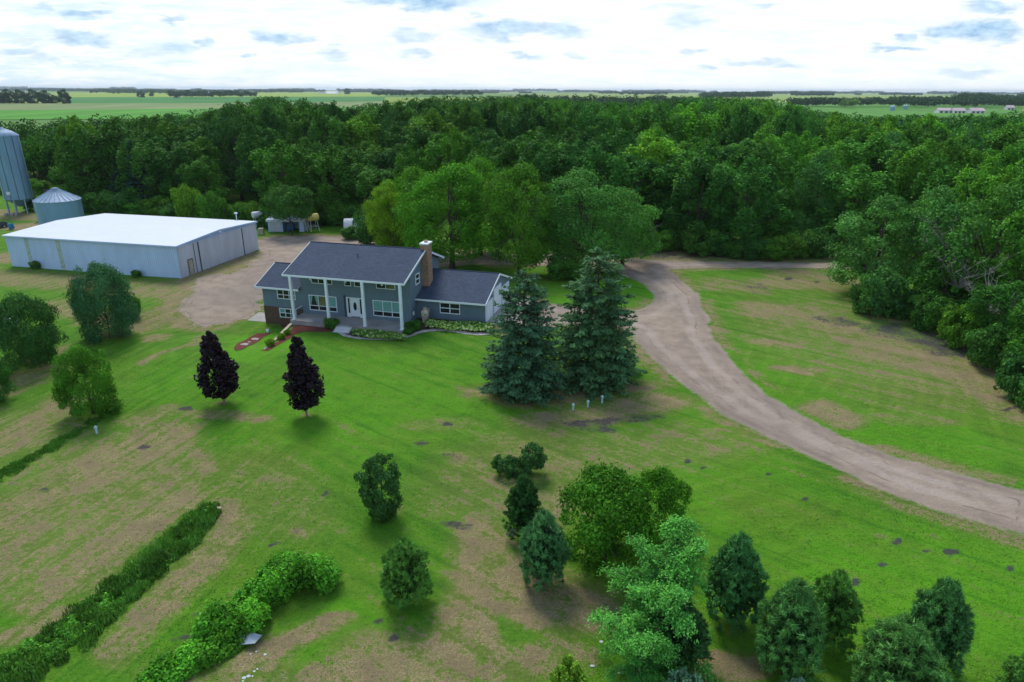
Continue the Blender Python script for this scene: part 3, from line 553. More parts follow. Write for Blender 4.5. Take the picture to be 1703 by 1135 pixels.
def dead_mb(seed, H=6, n=26, spread=1.0):
    rng = np.random.default_rng(seed); m = MB()
    for i in range(n):
        a = rng.uniform(0, 6.28); L = H*rng.uniform(.5, 1); p = np.array([0, 0, 0.]); pts = [p]
        for k in range(5): p = p+np.array([math.cos(a)*spread, math.sin(a)*spread, 1.0])*L/5+rng.normal(size=3)*.09*H/5*2; pts.append(p); a += rng.normal()*.25
        m.tube(pts, [.06, .05, .038, .028, .018, .008], 4, cap=False)
        for j in range(5):
            q = pts[rng.integers(2, 6)]; b = rng.uniform(0, 6.28); l = L*.25*rng.uniform(.5, 1.2); m.tube([q, q+np.array([math.cos(b), math.sin(b), .5])*l*.5, q+np.array([math.cos(b+.3), math.sin(b+.3), .8])*l], [.025, .016, .006], 3, cap=False)
    return m
# --- foreground plantings
gp = 'young pines planted at the bottom of the lawn'
at(PINES[0], 677, 1000, 898, 86, 'round bushy young pine alone on the lawn between thicket and dry patch', kind='young_pine', cat='pine', group=gp)
at(PINES[3], 870, 893, 790, 66, 'dark narrow young pine just below the leaning shrub', kind='young_pine', cat='pine', group=gp, color=(.8, .85, .75))
at(PINES[2], 903, 972, 852, 84, 'blue-green young pine in front of the dark narrow pine', kind='young_pine', cat='pine', group=gp)
at(PINES[2], 1213, 1035, 892, 100, 'deep green pine standing close behind the feathery elm on its right', kind='young_pine', cat='pine', group=gp, color=(.85, .95, .8))
at(PINES[1], 1303, 1120, 968, 112, 'broad blue-green pine left of centre in the lower right group', kind='young_pine', cat='pine', group=gp, h=4.9)
at(PINES[0], 1372, 1075, 945, 86, 'pine tucked behind and right of the broad blue-green pine', kind='young_pine', cat='pine', group=gp, h=4.2)
at(PINES[1], 1478, 1165, 1022, 135, 'wide pine cut by the bottom edge of the view', kind='young_pine', cat='pine', group=gp, h=4.2)
at(PINES[2], 1540, 1115, 955, 94, 'taller pine behind the wide pine at the lower right', kind='young_pine', cat='pine', group=gp, color=(.9, .95, .85), h=4.9)
at(PINES[0], 1700, 1180, 1100, 86, 'pine in the bottom right corner of the lawn', kind='young_pine', cat='pine', group=gp, h=3.0)
at(PINES[3], 1125, 1105, 1010, 100, 'dark low pine hidden under the feathery elm', kind='young_pine', cat='pine', group=gp, color=(.9, .9, .9), h=3.6)
at(ROUND[0], 1005, 932, 775, 172, 'round bright green broadleaf tree beside the blue-green pine', kind='broadleaf_tree')
at(ROUND[1], 1092, 895, 778, 105, 'smaller round green tree behind the feathery elm', kind='broadleaf_tree', color=(1.1, 1.1, 1))
at(ELM, 1090, 1100, 835, 188, 'tall feathery light green elm, the largest of the lower trees', kind='elm_tree', h=6.8, rz=.3)
at(ELM2, 1060, 1140, 930, 130, 'low feathery elm at the foot of the tall one', kind='elm_tree', h=4.0, rz=1.0)
at(YBUSH, 943, 1175, 1068, 68, 'yellow-green sapling at the bottom edge of the view', kind='sapling', cat='shrub', h=2.4)
at(BBUSH, 1135, 1190, 1098, 84, 'pale blue-green sapling below the feathery elm', kind='sapling', cat='shrub', h=2.2)
at(BBUSH, 1322, 1180, 1118, 56, 'small silvery sapling at the bottom edge below the pines', kind='sapling', cat='shrub', h=1.5, color=(1.6, 1.4, 1.6))
at(SMALLT, 637, 858, 758, 72, 'small fan-shaped tree alone in the middle of the lawn', kind='small_tree')
at(BUSH[0], 637, 862, 820, 46, 'dark bush round the foot of the small fan-shaped tree', kind='bush', cat='shrub', h=1.1, color=(.8, .8, .9))
at(SMALLT, 882, 788, 722, 48, 'leaning shrub with upright leafy top above the young pines', kind='leaning_shrub', cat='shrub', tilt=.12, h=2.3)
at(SMALLT, 880, 790, 745, 40, 'long leafy branch of shrub lying out to the left of the leaning shrub', kind='fallen_branch', cat='shrub', tilt=-1.15, rz=0, h=2.7)
ml = 'purple-leaved maples on the front lawn'
for nm, x, y, t, w, lab in (('a', 373, 672, 550, 78, 'black-purple maple with a tapering top, left of the two'), ('b', 510, 692, 557, 69, 'black-purple maple in front of the mulch bed, right of the two')):
    P = G(x, y); d = depth(P); h = height_at(x, t, P); w_ = w*d/FPX*.95; e = empty('purple_maple', (P[0], P[1], 0), .6, lab, 'tree', ml)
    rng = np.random.default_rng(90+ord(nm)); H_ = h; n = 9500 # narrow top over a broad middle
    prof = lambda z: np.interp(z, [0, .08, .2, .35, .5, .62, .72, .82, .92, 1.0], [.15, .72, 1.0, .98, .80, .58, .44, .38, .27, .10])
    k = 150; zc = rng.uniform(.02, .97, k); aa = rng.uniform(0, 6.28, k); rr = prof(zc)*rng.uniform(.45, .86, k); C = np.stack([np.cos(aa)*rr*w_/2, np.sin(aa)*rr*w_/2, .75+(H_-.75)*zc], -1); C[:, 0] += np.where(zc > .65, .12, 0)*w_*(-1 if nm == 'a' else -1)*.6
    ci = rng.integers(0, k, n); Dn = sph(n, rng); Pp = C[ci]+Dn*(.42*rng.uniform(.5, 1, n)*prof(zc[ci])**.6)[:, None]; V, F = cards(Pp, Dn+rng.normal(size=Dn.shape)*.6+np.array([0, 0, .3]), .22*rng.uniform(.7, 1.3, n), .2, rng, fold=.1)
    me = np_mesh('maple_crown', V, F, np.repeat(tint(rng.uniform(.6, 1.5, k)[ci]*rng.uniform(.7, 1.4, n), (.013, .007, .012)), 4, 0)); link_mesh('crown', me, PURPLE, e)
    tm = MB(); tm.tube([(0, 0, -.1), (.02, 0, 1.2), (-.05, 0, H_*.6)], [.085, .07, .03], 8); tm.build('trunk', worn('maple_bark_'+nm, (.20, .17, .15), .2, 4, .9), e)
# --- left side of the yard
at(BUSHPINE, 183, 562, 432, 100, 'dense blue-green rounded evergreen in front of the white shed', kind='evergreen_tree', color=(1.1, 1.2, 1))
at(BUSH[1], 215, 528, 488, 40, 'green shoot of leafy brush on the right flank of the rounded evergreen', kind='bush', cat='shrub', h=2.6, color=(1, 1.1, .8))
at(YARD, 55, 606, 485, 112, 'spreading dark green tree near the left edge, below the shed', kind='yard_tree')
at(YARD2, 155, 688, 573, 94, 'lighter green bushy tree nearest the vent pipe on the left', kind='yard_tree')
at(YARD2, -8, 668, 588, 66, 'grey-green tree half cut off by the left edge', kind='yard_tree', color=(.65, .72, 1.3))
at(BUSH[0], 60, 447, 434, 18, 'small weed clump against the front of the white shed', kind='bush', cat='shrub', h=1.2)
at(BUSH[1], 228, 461, 448, 16, 'low weed clump near the right end of the white shed wall', kind='bush', cat='shrub', h=1.0)
# --- the two spruces
at(SPR[0], 870, 652, 456, 138, 'shorter blue-green spruce, left of the pair beside the house', kind='spruce_tree', h=10.6, color=(1.1, 1.1, .95))
at(SPR[1], 987, 632, 422, 160, 'taller grey-green spruce, right of the pair beside the driveway', kind='spruce_tree', h=11.9, color=(1.2, 1.15, .9))
# --- grove behind the house
gg = 'big shade trees in a row behind the house'
at(GROVE[0], 752, 447, 266, 175, 'leafy shade tree with forked trunk just behind the chimney', kind='shade_tree', group=gg, color=(1.15, 1.4, 1.0))
at(GROVE[1], 864, 461, 268, 150, 'shade tree with one straight trunk behind the garage', kind='shade_tree', group=gg, color=(1.05, 1.1, .9))
at(GROVE[2], 968, 455, 278, 190, 'wide grey-green shade tree above the tall spruce', kind='shade_tree', group=gg, color=(.95, 1.12, 2.2))
at(WILLOW[0], 1035, 440, 312, 120, 'pale green shade tree at the right end of the row', kind='shade_tree', group=gg, color=(1.05, 1.15, .95))
at(GROVE[3], 655, 424, 318, 90, 'bright yellow-green tree at the left end of the row', kind='shade_tree', group=gg, color=(2.3, 1.7, .8), h=11.5)
at(GROVE[1], 690, 418, 285, 120, 'green shade tree rising behind the yellow-green one', kind='shade_tree', group=gg, color=(1.25, 1.25, .9), h=13.5)
at(GROVE[0], 800, 425, 272, 130, 'yellow-topped shade tree at the back of the row, centre', kind='shade_tree', group=gg, color=(1.2, 1.35, .9), h=15)
at(BUSH[2], 622, 408, 352, 62, 'dark round bush over the roof ridge beside the pale storage tank', kind='bush', cat='shrub', h=5.4, color=(.75, .85, 1))
at(BUSH[0], 585, 398, 372, 34, 'low bush in front of the pale storage tank', kind='bush', cat='shrub', h=2.2)
at(BUSH[1], 660, 414, 360, 70, 'dark shrub mass behind the roof ridge', kind='bush', cat='shrub', h=5, color=(.75, .85, .9))
at(BUSH[1], 945, 465, 410, 70, 'drooping shrub between the straight trunk and the tall spruce', kind='bush', cat='shrub', h=3.6, color=(1, 1.05, .9))
at(SHEDT, 486, 391, 306, 78, 'round tree growing in front of the little pale shed', kind='broadleaf_tree', h=8.6)
m = dead_mb(5, 3.5, 22, 1.4); P = G(1060, 408); tag(m.build('dead_branches', DEADWOOD, None, (P[0], P[1], .8)), 'bare grey branches under the right end of the shade tree row', 'dead branches')
# --- clump on the right
gr = 'trees of the clump at the right edge'
for pr, x, y, t, w, lab, c, h in (
    (WILLOW[0], 1450, 488, 312, 165, 'grey-green arching tree at the left end of the right clump', (.95, 1, 1.0), 12.5), (WILLOW[1], 1530, 500, 285, 150, 'silvery tall tree in the middle of the right clump', (1.05, 1.1, 1.1), 14),
    (WILLOW[0], 1625, 520, 280, 170, 'widest pale green tree of the right clump', (1.05, 1.1, .9), 15), (WD[2], 1700, 545, 300, 150, 'green tree cut by the right edge above the clump', (1.2, 1.2, .9), 14.5),
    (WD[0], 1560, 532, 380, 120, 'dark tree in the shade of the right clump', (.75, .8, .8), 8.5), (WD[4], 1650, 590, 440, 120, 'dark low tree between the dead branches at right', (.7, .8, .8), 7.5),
    (WD[5], 1720, 640, 420, 130, 'low green tree at the right edge below the dead branches', (.9, .95, .9), 8.5)):
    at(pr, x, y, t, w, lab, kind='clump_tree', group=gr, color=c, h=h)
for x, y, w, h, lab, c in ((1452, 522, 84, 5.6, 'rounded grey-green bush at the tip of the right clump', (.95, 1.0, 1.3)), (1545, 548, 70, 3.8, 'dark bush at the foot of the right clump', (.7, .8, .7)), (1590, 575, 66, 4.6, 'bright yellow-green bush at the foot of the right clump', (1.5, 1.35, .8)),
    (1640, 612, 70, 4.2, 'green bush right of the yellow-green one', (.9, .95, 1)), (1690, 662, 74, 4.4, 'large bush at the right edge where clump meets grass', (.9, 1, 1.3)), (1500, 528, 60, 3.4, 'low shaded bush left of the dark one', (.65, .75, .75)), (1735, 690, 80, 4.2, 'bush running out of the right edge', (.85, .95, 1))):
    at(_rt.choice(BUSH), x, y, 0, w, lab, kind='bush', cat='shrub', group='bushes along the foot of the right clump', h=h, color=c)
for x, y, z, H_, sd, lab in ((1585, 525, 4.0, 4.5, 6, 'tangle of bare grey branches in the upper part of the right clump'), (1640, 560, 3.2, 4.2, 7, 'tangle of bare grey branches in the lower part of the right clump'), (1560, 505, 7.0, 4.0, 8, 'thin bare twigs near the top of the silvery tree')):
    m = dead_mb(sd, H_, 20, 1.0); P = G(x, y-6); P = P*(1-.055); tag(m.build('dead_branches', DEADWOOD, None, (float(P[0]), float(P[1]), z)), lab, 'dead branches')
# --- the woodland: individual trees first, the rest as one mass
FRONT = [(-500, 345), (-60, 318), (60, 312), (110, 318), (150, 352), (300, 366), (430, 374), (520, 374), (560, 380), (640, 384), (760, 392), (900, 402), (1100, 414), (1200, 427), (1300, 430), (1395, 425), (1500, 440), (1600, 470), (1703, 520), (2200, 640)]
fx = [p[0] for p in FRONT]; fy = [p[1] for p in FRONT]
rng = np.random.default_rng(77); cand = []
for gy in np.arange(60, 540, 8.6):
    for gx in np.arange(-430, 430, 9.4):
        X = gx+rng.uniform(-3.4, 3.4)+(4.7 if int(gy/8.6) % 2 else 0); Y = gy+rng.uniform(-3.2, 3.2); px, py = proj(X, Y, 0)
        if px < -260 or px > 1960: continue
        if py > np.interp(px, fx, fy)-4: continue
        D = math.hypot(X, Y); dfar = np.interp(px, [-300, 330, 380, 440, 520, 600, 680, 850, 870, 1150, 1180, 1300, 1370, 1560, 1703], [262, 268, 310, 340, 310, 295, 330, 370, 470, 470, 380, 350, 310, 310, 330])
        if D > dfar: continue
        if 50 < px < 122 and py > 304: continue
        cand.append((D, X, Y, px, py))
cand.sort()
def wood_h(px, D):
    top = np.interp(px, [0, 330, 400, 450, 520, 600, 680, 760, 860, 950, 1050, 1180, 1250, 1400, 1560, 1703], [184, 180, 168, 156, 165, 171, 161, 157, 154, 163, 167, 153, 158, 179, 177, 168])
    lim = 24-(top-150)*D/FPX/math.cos(PITCH)*.98
    return lim
rng = np.random.default_rng(99); indiv = []; mass = []
front_n = 0
for i, (D, X, Y, px, py) in enumerate(cand):
    edge = np.interp(px, fx, fy)-py < 26
    base = rng.uniform(12.2, 16.8) if px < 1150 else rng.uniform(13, 17.5)
    h = base+np.interp(px, [0, 400, 470, 560, 700, 1150, 1300, 1703], [0, 1, 3, .5, 1.5, 2, .5, 1])*(1 if D > 180 else .5)
    lim = wood_h(px, D)
    if D > 165: h = float(np.clip(lim+rng.uniform(-2.8, .9), 10.5, 21.5))
    h = min(h, max(lim+rng.uniform(-1.2, .7), 7))
    if edge: h *= rng.uniform(.72, 1.0)
    w = rng.uniform(9, 15.0)
    (indiv if len(indiv) < 285 else mass).append((D, X, Y, px, py, h, w, edge))
def zone(px): return ('behind the silo and grain bin' if px < 180 else 'behind the long white shed' if px < 440 else 'beyond the farm yard' if px < 700 else 'behind the shade trees' if px < 1090 else 'beyond the side track' if px < 1390 else 'above the right clump')
TN = [('mid green', (1, 1, 1)), ('dark green', (.62, .72, .85)), ('yellow-green', (1.45, 1.25, .85)), ('grey-green', (.95, 1.0, 1.7)), ('fresh green', (1.2, 1.25, .8))]
for i, (D, X, Y, px, py, h, w, edge) in enumerate(indiv):
    k = rng.choice(5, p=[.36, .26, .12, .10, .16]) if px < 1100 else rng.choice(5, p=[.34, .12, .20, .12, .22])
    if edge: k = rng.choice(5, p=[.3, .4, .1, .05, .15])
    if 880 < px < 1120 and D > 250: k = 1
    tn, c = TN[k]; j = rng.uniform(.78, 1.22); c = tuple(v*j for v in c); pos = 'on the front edge of the wood' if edge else 'inside the wood'
    pr = COTTON[i % 2] if (h > 17.2 and rng.random() < .6) else WD[rng.integers(6)]
    c = tuple(v*(.80 if px < 900 else 1.08) for v in c)
    if k == 3: pr = WILLOW[i % 2]; c = (c[0]*.8, c[1]*.85, c[2]*.55)
    put(pr, X, Y, w, h, f'{tn} tree {pos} {zone(px)}', kind='woodland_tree', group=f'{tn} trees {pos} {zone(px)}', color=c, parts=True)
for x, y, t, w, lab in ((240, 356, 235, 58, 'dark conical spruce standing behind the white shed roof'), (1478, 300, 226, 60, 'dark blue spruce showing above the right clump'), (1450, 305, 240, 50, 'dark green spruce left of the blue one above the right clump'), (205, 350, 270, 40, 'small dark spruce left of the one behind the shed roof')):
    at(WOODSPR, x, y, t, w, lab, kind='wood_spruce', color=(.8, .9, 1.5) if 'blue' in lab else (.9, 1, 1), h=16.5 if x > 1000 else None)
# edge bushes along the wood
nb = 0
for x in list(range(130, 640, 27))+list(range(1010, 1400, 30)):
    y = np.interp(x, fx, fy)+rng.uniform(-3, 3)
    if 440 < x < 600 and y > 378: y = 374
    tn, c = TN[[0, 1, 0, 1, 4, 2][nb % 6]]; nb += 1
    at(BUSH[nb % 3], x, y, 0, rng.uniform(40, 62), f'{tn} bush at the foot of the wood {zone(x)}', kind='edge_bush', cat='shrub', group=f'{tn} bushes at the foot of the wood {zone(x)}', h=rng.uniform(2.5, 5.5), color=c)
for x, y, w, h, lab, c in ((66, 322, 34, 3.6, 'yellow-green bush between silo and bin', (1.4, 1.3, .8)), (100, 306, 30, 3, 'green bush in the meadow above the grain bin', (1, 1, 1)), (10, 322, 40, 3.5, 'yellow bush behind the silo legs', (1.5, 1.3, .8)), (62, 350, 36, 3.2, 'dark bush at the right foot of the silo', (.7, .8, .8)), (84, 296, 30, 2.8, 'light bush at the back of the meadow by the silo', (1.3, 1.2, .8)), (318, 372, 46, 7.5, 'yellow-leaved small tree directly above the far shed corner', (1.9, 1.5, .8)), (355, 376, 46, 6.5, 'green small tree behind the shed corner', (1.1, 1.15, .8)), (1085, 418, 36, 3.4, 'bright bush at the bend behind the right end of the shade trees', (1.3, 1.3, .8)), (128, 340, 30, 5, 'round green tree right behind the grain bin', (1, 1, .9))):
    at(BUSH[nb % 3], x, y, 0, w, lab, kind='bush', cat='shrub', h=h, color=c); nb += 1
# low-detail generator for masses
def mass_mesh(items, per, leaf, seed, lumps=16):
    """items: X,Y,h,w,colour -> one mesh of clumpy crowns"""
    rng = np.random.default_rng(seed); Vs = []; Cs = []
    for X, Y, h, w, c in items:
        k = lumps; D = sph(k, rng); D[:, 2] = np.abs(D[:, 2])*rng.uniform(-.3, 1, k); C = D*np.array([w/2, w/2, h/2])*rng.uniform(.45, .8, k)[:, None]; ci = rng.integers(0, k, per); d = unit(sph(per, rng)+np.array([0, 0, .35]))
        P = C[ci]+d*(w*.20); P[:, 2] += h*.52; lf = leaf*max(1, math.hypot(X, Y)/1800) if per < 500 else leaf; hi = P[:, 2].max(); P[:, 2] *= h/hi; P += np.array([X, Y, 0]); N = d+rng.normal(size=d.shape)*.5
        V, _ = cards(P, N, lf*rng.uniform(.7, 1.3, per), lf*.9, rng, quad=False); Vs.append(V); t = rng.uniform(.7, 1.25, k)[ci]*rng.uniform(.75, 1.25, per); Cs.append(np.repeat(np.array(c)[None]*t[:, None], 3, 0))
    V = np.concatenate(Vs); return np_mesh('mass', V, np.arange(len(V)).reshape(-1, 3), np.clip(np.concatenate(Cs), 0, 1))
rng = np.random.default_rng(123); g0 = np.array((.040, .140, .018))*1.05; its = []
for D, X, Y, px, py, h, w, edge in mass:
    k = rng.choice(5, p=[.36, .2, .12, .12, .2])
    if 860 < px < 1150 and D > 330: k = 1
    its.append((X, Y, h, w, g0*np.array(TN[k][1])*rng.uniform(.78, 1.22)*(.85 if px < 900 else 1.15)))
tag(link_mesh('woodland', mass_mesh(its, 2200, .62, 5, 34), LEAF), 'deeper part of the wood, an unbroken roof of green crowns reaching to the fields', 'woodland', kind='stuff')
print('forest', len(cand), len(indiv), len(mass))
# distant tree lines; a few stand out as things
def far_row(x0, x1, yb, top, n, c, jit=2.0, dj=.06):
    out = []
    for i in range(n):
        x = x0+(x1-x0)*(i+rng.uniform(0, 1))/n; b = yb+rng.uniform(-.3, .3); P = G(x, b)*(1+rng.uniform(-dj, dj)); d = depth(P); h = (b-top)*d/FPX*rng.uniform(.65, 1.0); out.append((P[0], P[1], max(h, 4), max(h*rng.uniform(.9, 1.4), 7), np.array(c)*rng.uniform(.8, 1.2)))
    return out
dg = (.028, .075, .024); mg = (.045, .12, .028)
rows = []
rows += far_row(283, 425, 163.5, 150.5, 70, dg)+far_row(180, 290, 156.5, 149.5, 50, mg)+far_row(621, 800, 161, 150, 80, dg)+far_row(150, 225, 154.8, 148.6, 40, dg)+far_row(425, 505, 154.5, 149.5, 50, dg)
rows += far_row(860, 1150, 181, 160, 120, dg, dj=.12)+far_row(1165, 1235, 165.5, 153, 40, dg)+far_row(1235, 1280, 165, 152.5, 22, dg)+far_row(1315, 1385, 161, 153, 40, dg)+far_row(1310, 1470, 178, 162, 75, dg, dj=.05)+far_row(1395, 1420, 180, 163, 8, (.10, .2, .04))
rows += far_row(1475, 1720, 178, 161, 170, dg, dj=.10)+far_row(1585, 1640, 176, 153.5, 26, dg)+far_row(1640, 1720, 168, 157, 50, dg)+far_row(1030, 1110, 158.2, 152.5, 30, dg)
for i in range(95):
    x = rng.uniform(-60, 1760); L = rng.uniform(10, 90); yb = 147.2+x*.0042+rng.uniform(1.8, 5.5); rows += far_row(x, x+L, yb, yb-rng.uniform(2.2, 4.6), int(6+L/2.2), dg if rng.random() < .7 else mg, dj=.02)
tag(link_mesh('far_woods', mass_mesh(rows, 130, 2.4, 9, 10), LEAF), 'lines and blocks of dark trees between the distant crop fields', 'woodland', kind='stuff')
for x, y, h in ((40, 300, 13), (58, 296, 13.5), (78, 290, 13), (97, 291, 12.5), (116, 296, 13), (20, 303, 12)): at(WD[_rt.randrange(6)], x, y, 0, _rt.uniform(62, 76), 'tree at the back of the meadow between silo and grain bin', kind='meadow_tree', group='trees at the back of the meadow by the silo', h=h, color=(1, 1.05, .9))
FARP = [decid('field_tree', 140+i, W=14, H=15, puffs=44, per=80, leaf=1.1, cb=-.04, lump=.34, trunk_r=.4, low=-.95, skirt=.8, base=(.026, .070, .026)) for i in range(2)]
for i, (x, yb, top, w) in enumerate([(-30, 173, 149, 30), (-5, 172.5, 151, 26), (16, 172.5, 150, 24), (36, 172.5, 150.5, 24), (58, 172.5, 150, 24), (76, 172.5, 151.5, 22), (92, 172.5, 159, 16)]):
    P = G(x, yb); d = depth(P); put(FARP[i % 2], P[0], P[1], w*d/FPX, (yb-top)*d/FPX*1.0, 'dark tree of the row beyond the fields at the upper left', kind='field_tree', group='row of dark trees at the upper left', color=(.8, .9, 1))
for x, yb, top, w, lab in ((108, 173, 150, 21, 'tall dark tree ending the row at the upper left'), (235, 162.3, 152, 13, 'lone round tree on the bright field at the upper left'), (253, 160.5, 153.5, 9, 'smaller lone tree right of the round one on the bright field'), (577, 157, 147.5, 13, 'lone tree on the pale field above the cottonwoods'), (888, 168, 156, 14, 'yellowish tree poking above the wood near the centre horizon')):
    P = G(x, yb); d = depth(P); put(FARP[1], P[0], P[1], w*d/FPX, (yb-top)*d/FPX, lab, kind='field_tree', color=(2.5, 1.7, .8) if 'yellowish' in lab else (.9, .95, 1))
# --- weed strips, thicket, grass
def strip(name, path, widths, n, hmin, hmax, leaf, base, label, cat, seed, yel=.4, lump=.35, upright=0.0):
    rng = np.random.default_rng(seed); W_ = [G(*p) for p in path]; seg = np.cumsum([0]+[np.linalg.norm(W_[i+1]-W_[i]) for i in range(len(W_)-1)])
    k = n; s = rng.uniform(0, seg[-1], k); s = s[(vnoise(s, s*0+7.3, 1.1, seed+33) > .26) | (rng.random(k) < .35)]; k = len(s); cx = np.interp(s, seg, [p[0] for p in W_]); cy = np.interp(s, seg, [p[1] for p in W_]); wd = np.interp(s, seg, widths)
    off = rng.uniform(-1, 1, k); dx = np.gradient(np.interp(np.linspace(0, seg[-1], 50), seg, [p[0] for p in W_])).mean(); dy = np.gradient(np.interp(np.linspace(0, seg[-1], 50), seg, [p[1] for p in W_])).mean(); l = math.hypot(dx, dy); nxv, nyv = -dy/l, dx/l
    wob_ = .55+.8*vnoise(s, s*0+seed, 1.7, seed+40); off = off*wob_+(vnoise(s, s*0+3, 3.1, seed+50)-.5)*.9; cx += off*wd/2*nxv; cy += off*wd/2*nyv; hh = rng.uniform(hmin, hmax, k)*np.clip(1-.55*off**2, .25, 1)*(.15+1.5*vnoise(cx, cy, 1.3, seed+60)); spc = .55+1.0*vnoise(cx, cy, .9, seed+61); r = lump*rng.uniform(.6, 1.3, k)
    per = 90; ci = np.repeat(np.arange(k), per); d = unit(sph(len(ci), rng)+np.array([0, 0, .5])); P = np.stack([cx[ci], cy[ci], hh[ci]*rng.uniform(.25, 1, len(ci))], -1)+d*r[ci][:, None]*np.array([1, 1, .6]); P[:, 2] = np.maximum(P[:, 2], .03)
    tan = rng.normal(size=P.shape)*(1-upright)+np.array([0, 0, 1.0])*upright*2 if upright else None
    N = (d+rng.normal(size=d.shape)*.6+np.array([0, 0, .5])) if not upright else rng.normal(size=d.shape)*np.array([1, 1, .3])
    V, F = cards(P, N, leaf*rng.uniform(.6, 1.4, len(P)), leaf*(.65 if not upright else .14), rng, tan, fold=.1)
    me = np_mesh(name, V, F, np.repeat(tint(spc[ci]*rng.uniform(.7, 1.25, k)[ci]*rng.uniform(.7, 1.35, len(P)), base, yel, rng), 4, 0)); tag(link_mesh(name, me, LEAF), label, cat, kind='stuff')
strip('weeds', [(-30, 1175), (40, 1110), (130, 1045), (190, 990), (260, 930), (300, 890), (335, 860), (352, 840)], [2.2, 2.1, 1.9, 1.7, 1.6, 1.3, .9, .7], 520, .03, .30, .14, (.055, .185, .020), 'long strip of tall dark weeds running from the lower left corner up the lawn', 'weeds', 3, lump=.19, yel=.9)
strip('tall_grass', [(-30, 1175), (40, 1110), (130, 1045), (190, 990), (260, 930), (300, 890), (345, 850)], [2.7, 2.5, 2.2, 1.9, 1.8, 1.7, 1.0], 240, .1, .42, .36, (.07, .19, .035), 'tall grass blades standing among the weeds of the long strip', 'grass', 4, upright=.8)
strip('thicket', [(255, 1160), (320, 1100), (395, 1042), (450, 1000), (505, 975), (555, 962)], [1.2, 1.5, 2.1, 3.2, 3.9, 3.4], 620, .4, 1.7, .17, (.060, .225, .018), 'bright green leafy thicket between the dry strips at the lower left', 'thicket', 5, lump=.34, yel=.6)
strip('rough_grass', [(-20, 800), (60, 762), (120, 722), (180, 690)], [1.0, .9, .8, .6], 110, .03, .16, .2, (.045, .15, .02), 'line of longer grass crossing the left of the lawn', 'grass', 6, lump=.3, upright=.5)
# grass tufts over the nearer lawn
rng = np.random.default_rng(8); n = 150000; d0 = rng.uniform(0, 1, n)**.9; Yg = 19+d0*52; Xg = (rng.uniform(-1, 1, n))*(Yg*.80+5); px, py = proj(Xg, Yg, 0)
sdr = np.full(n, -9.); sdr = sdist(Xg, Yg, poly); r_ = stroke_mask('R', px, py); g_ = stroke_mask('G', px, py)
u_, v_ = W2H(Xg, Yg); ok = (px > -40) & (px < 1745) & (sdr < -.25) & (rng.random(n) > r_*1.05) & (rng.random(n) > g_) & ~((u_ > -24) & (v_ > -4.2)) & ~((u_ > -30) & (u_ < -8) & (v_ > -15)); Xg, Yg, px = Xg[ok], Yg[ok], px[ok]; n = len(Xg)
L = rng.uniform(.04, .095, n); T = rng.normal(size=(n, 3))*.55+np.array([0, 0, .55]); N = rng.normal(size=(n, 3))*np.array([1, 1, .9]); zz = np.array(hz(Xg, Yg)); dn = vnoise(Xg, Yg, 1.3, 31)*.6+vnoise(Xg, Yg, 6, 32)*.6
P = np.stack([Xg, Yg, zz+L*.30], -1); V, F = cards(P, N, L, L*.75, rng, T, quad=False)
cg = np.array((.088, .275, .012))[None]*(.55+.75*dn[:, None])*rng.uniform(.9, 1.2, (n, 1)); yl = (rng.random(n) < .07)[:, None]; cg = np.where(yl, np.array((.20, .20, .07))[None], cg)
tag(link_mesh('grass', np_mesh('grass', V, F, np.repeat(cg, 3, 0)), LEAF), 'short mown grass tufts covering the lawn', 'grass', kind='stuff')
# ------------------------------------------------------------------ the house
house = empty('house', (HO[0], HO[1], 0), TH, 'blue-grey split-level house with white posts, brick chimney and attached garage', 'house')
def part(mb, name, mat, parent=house, label=None):
    o = mb.build(name, mat, parent)
    if label: o['label'] = label
    return o
STEPM = worn('pale_steps', (.50, .52, .55), .08, 2, .8)
# walls: outline in (v,z) extruded along u
part(MB().prism([(0,-.4),(8.8,-1.3),(8.8,5.55),(3.7,7.5),(0,6.18)], None, 'x', -13, 0), 'wall', WALL)
part(MB().prism([(0,.9),(7.6,.9),(7.6,3.35),(3.8,4.78),(0,3.33)], None, 'x', -17.95, -13.003), 'wing_wall', WALL)
part(MB().box(-18.0, -13.003, -.05, 7.65, -1.5, .9), 'brick_base', BRICK)
part(MB().prism([(1.9,.2),(12,.2),(12,2.72),(7,4.5),(1.9,2.72)], None, 'x', .003, 7.8), 'garage_wall', WALL)
part(MB().box(.003, 7.82, 1.88, 12.02, -.6, .2), 'foundation', CONC)
def roofpart(name, pts, u0, u1, th=.17):
    lo = [(v, z-th) for v, z in pts[::-1]]; return part(MB().prism(pts+lo, None, 'x', u0, u1), name, ROOF)
SL = .379
main_r = roofpart('roof', [(-2.5,5.53),(3.7,7.75),(9.3,5.63)], -13.45, .5)
wing_r = roofpart('wing_roof', [(-.55,3.30),(3.8,5.0),(8.1,3.30)], -18.45, -13.004)
gar_r = roofpart('garage_roof', [(1.4,2.78),(7.0,4.72),(12.5,2.85)], .004, 7.97)
def rake(v0, z0, v1, z1, u, side):
    a, b = (u, u+.04) if side > 0 else (u-.04, u); return MB().prism([(v0,z0+.02),(v1,z1+.02),(v1,z1-.22),(v0,z0-.22)], None, 'x', a, b)
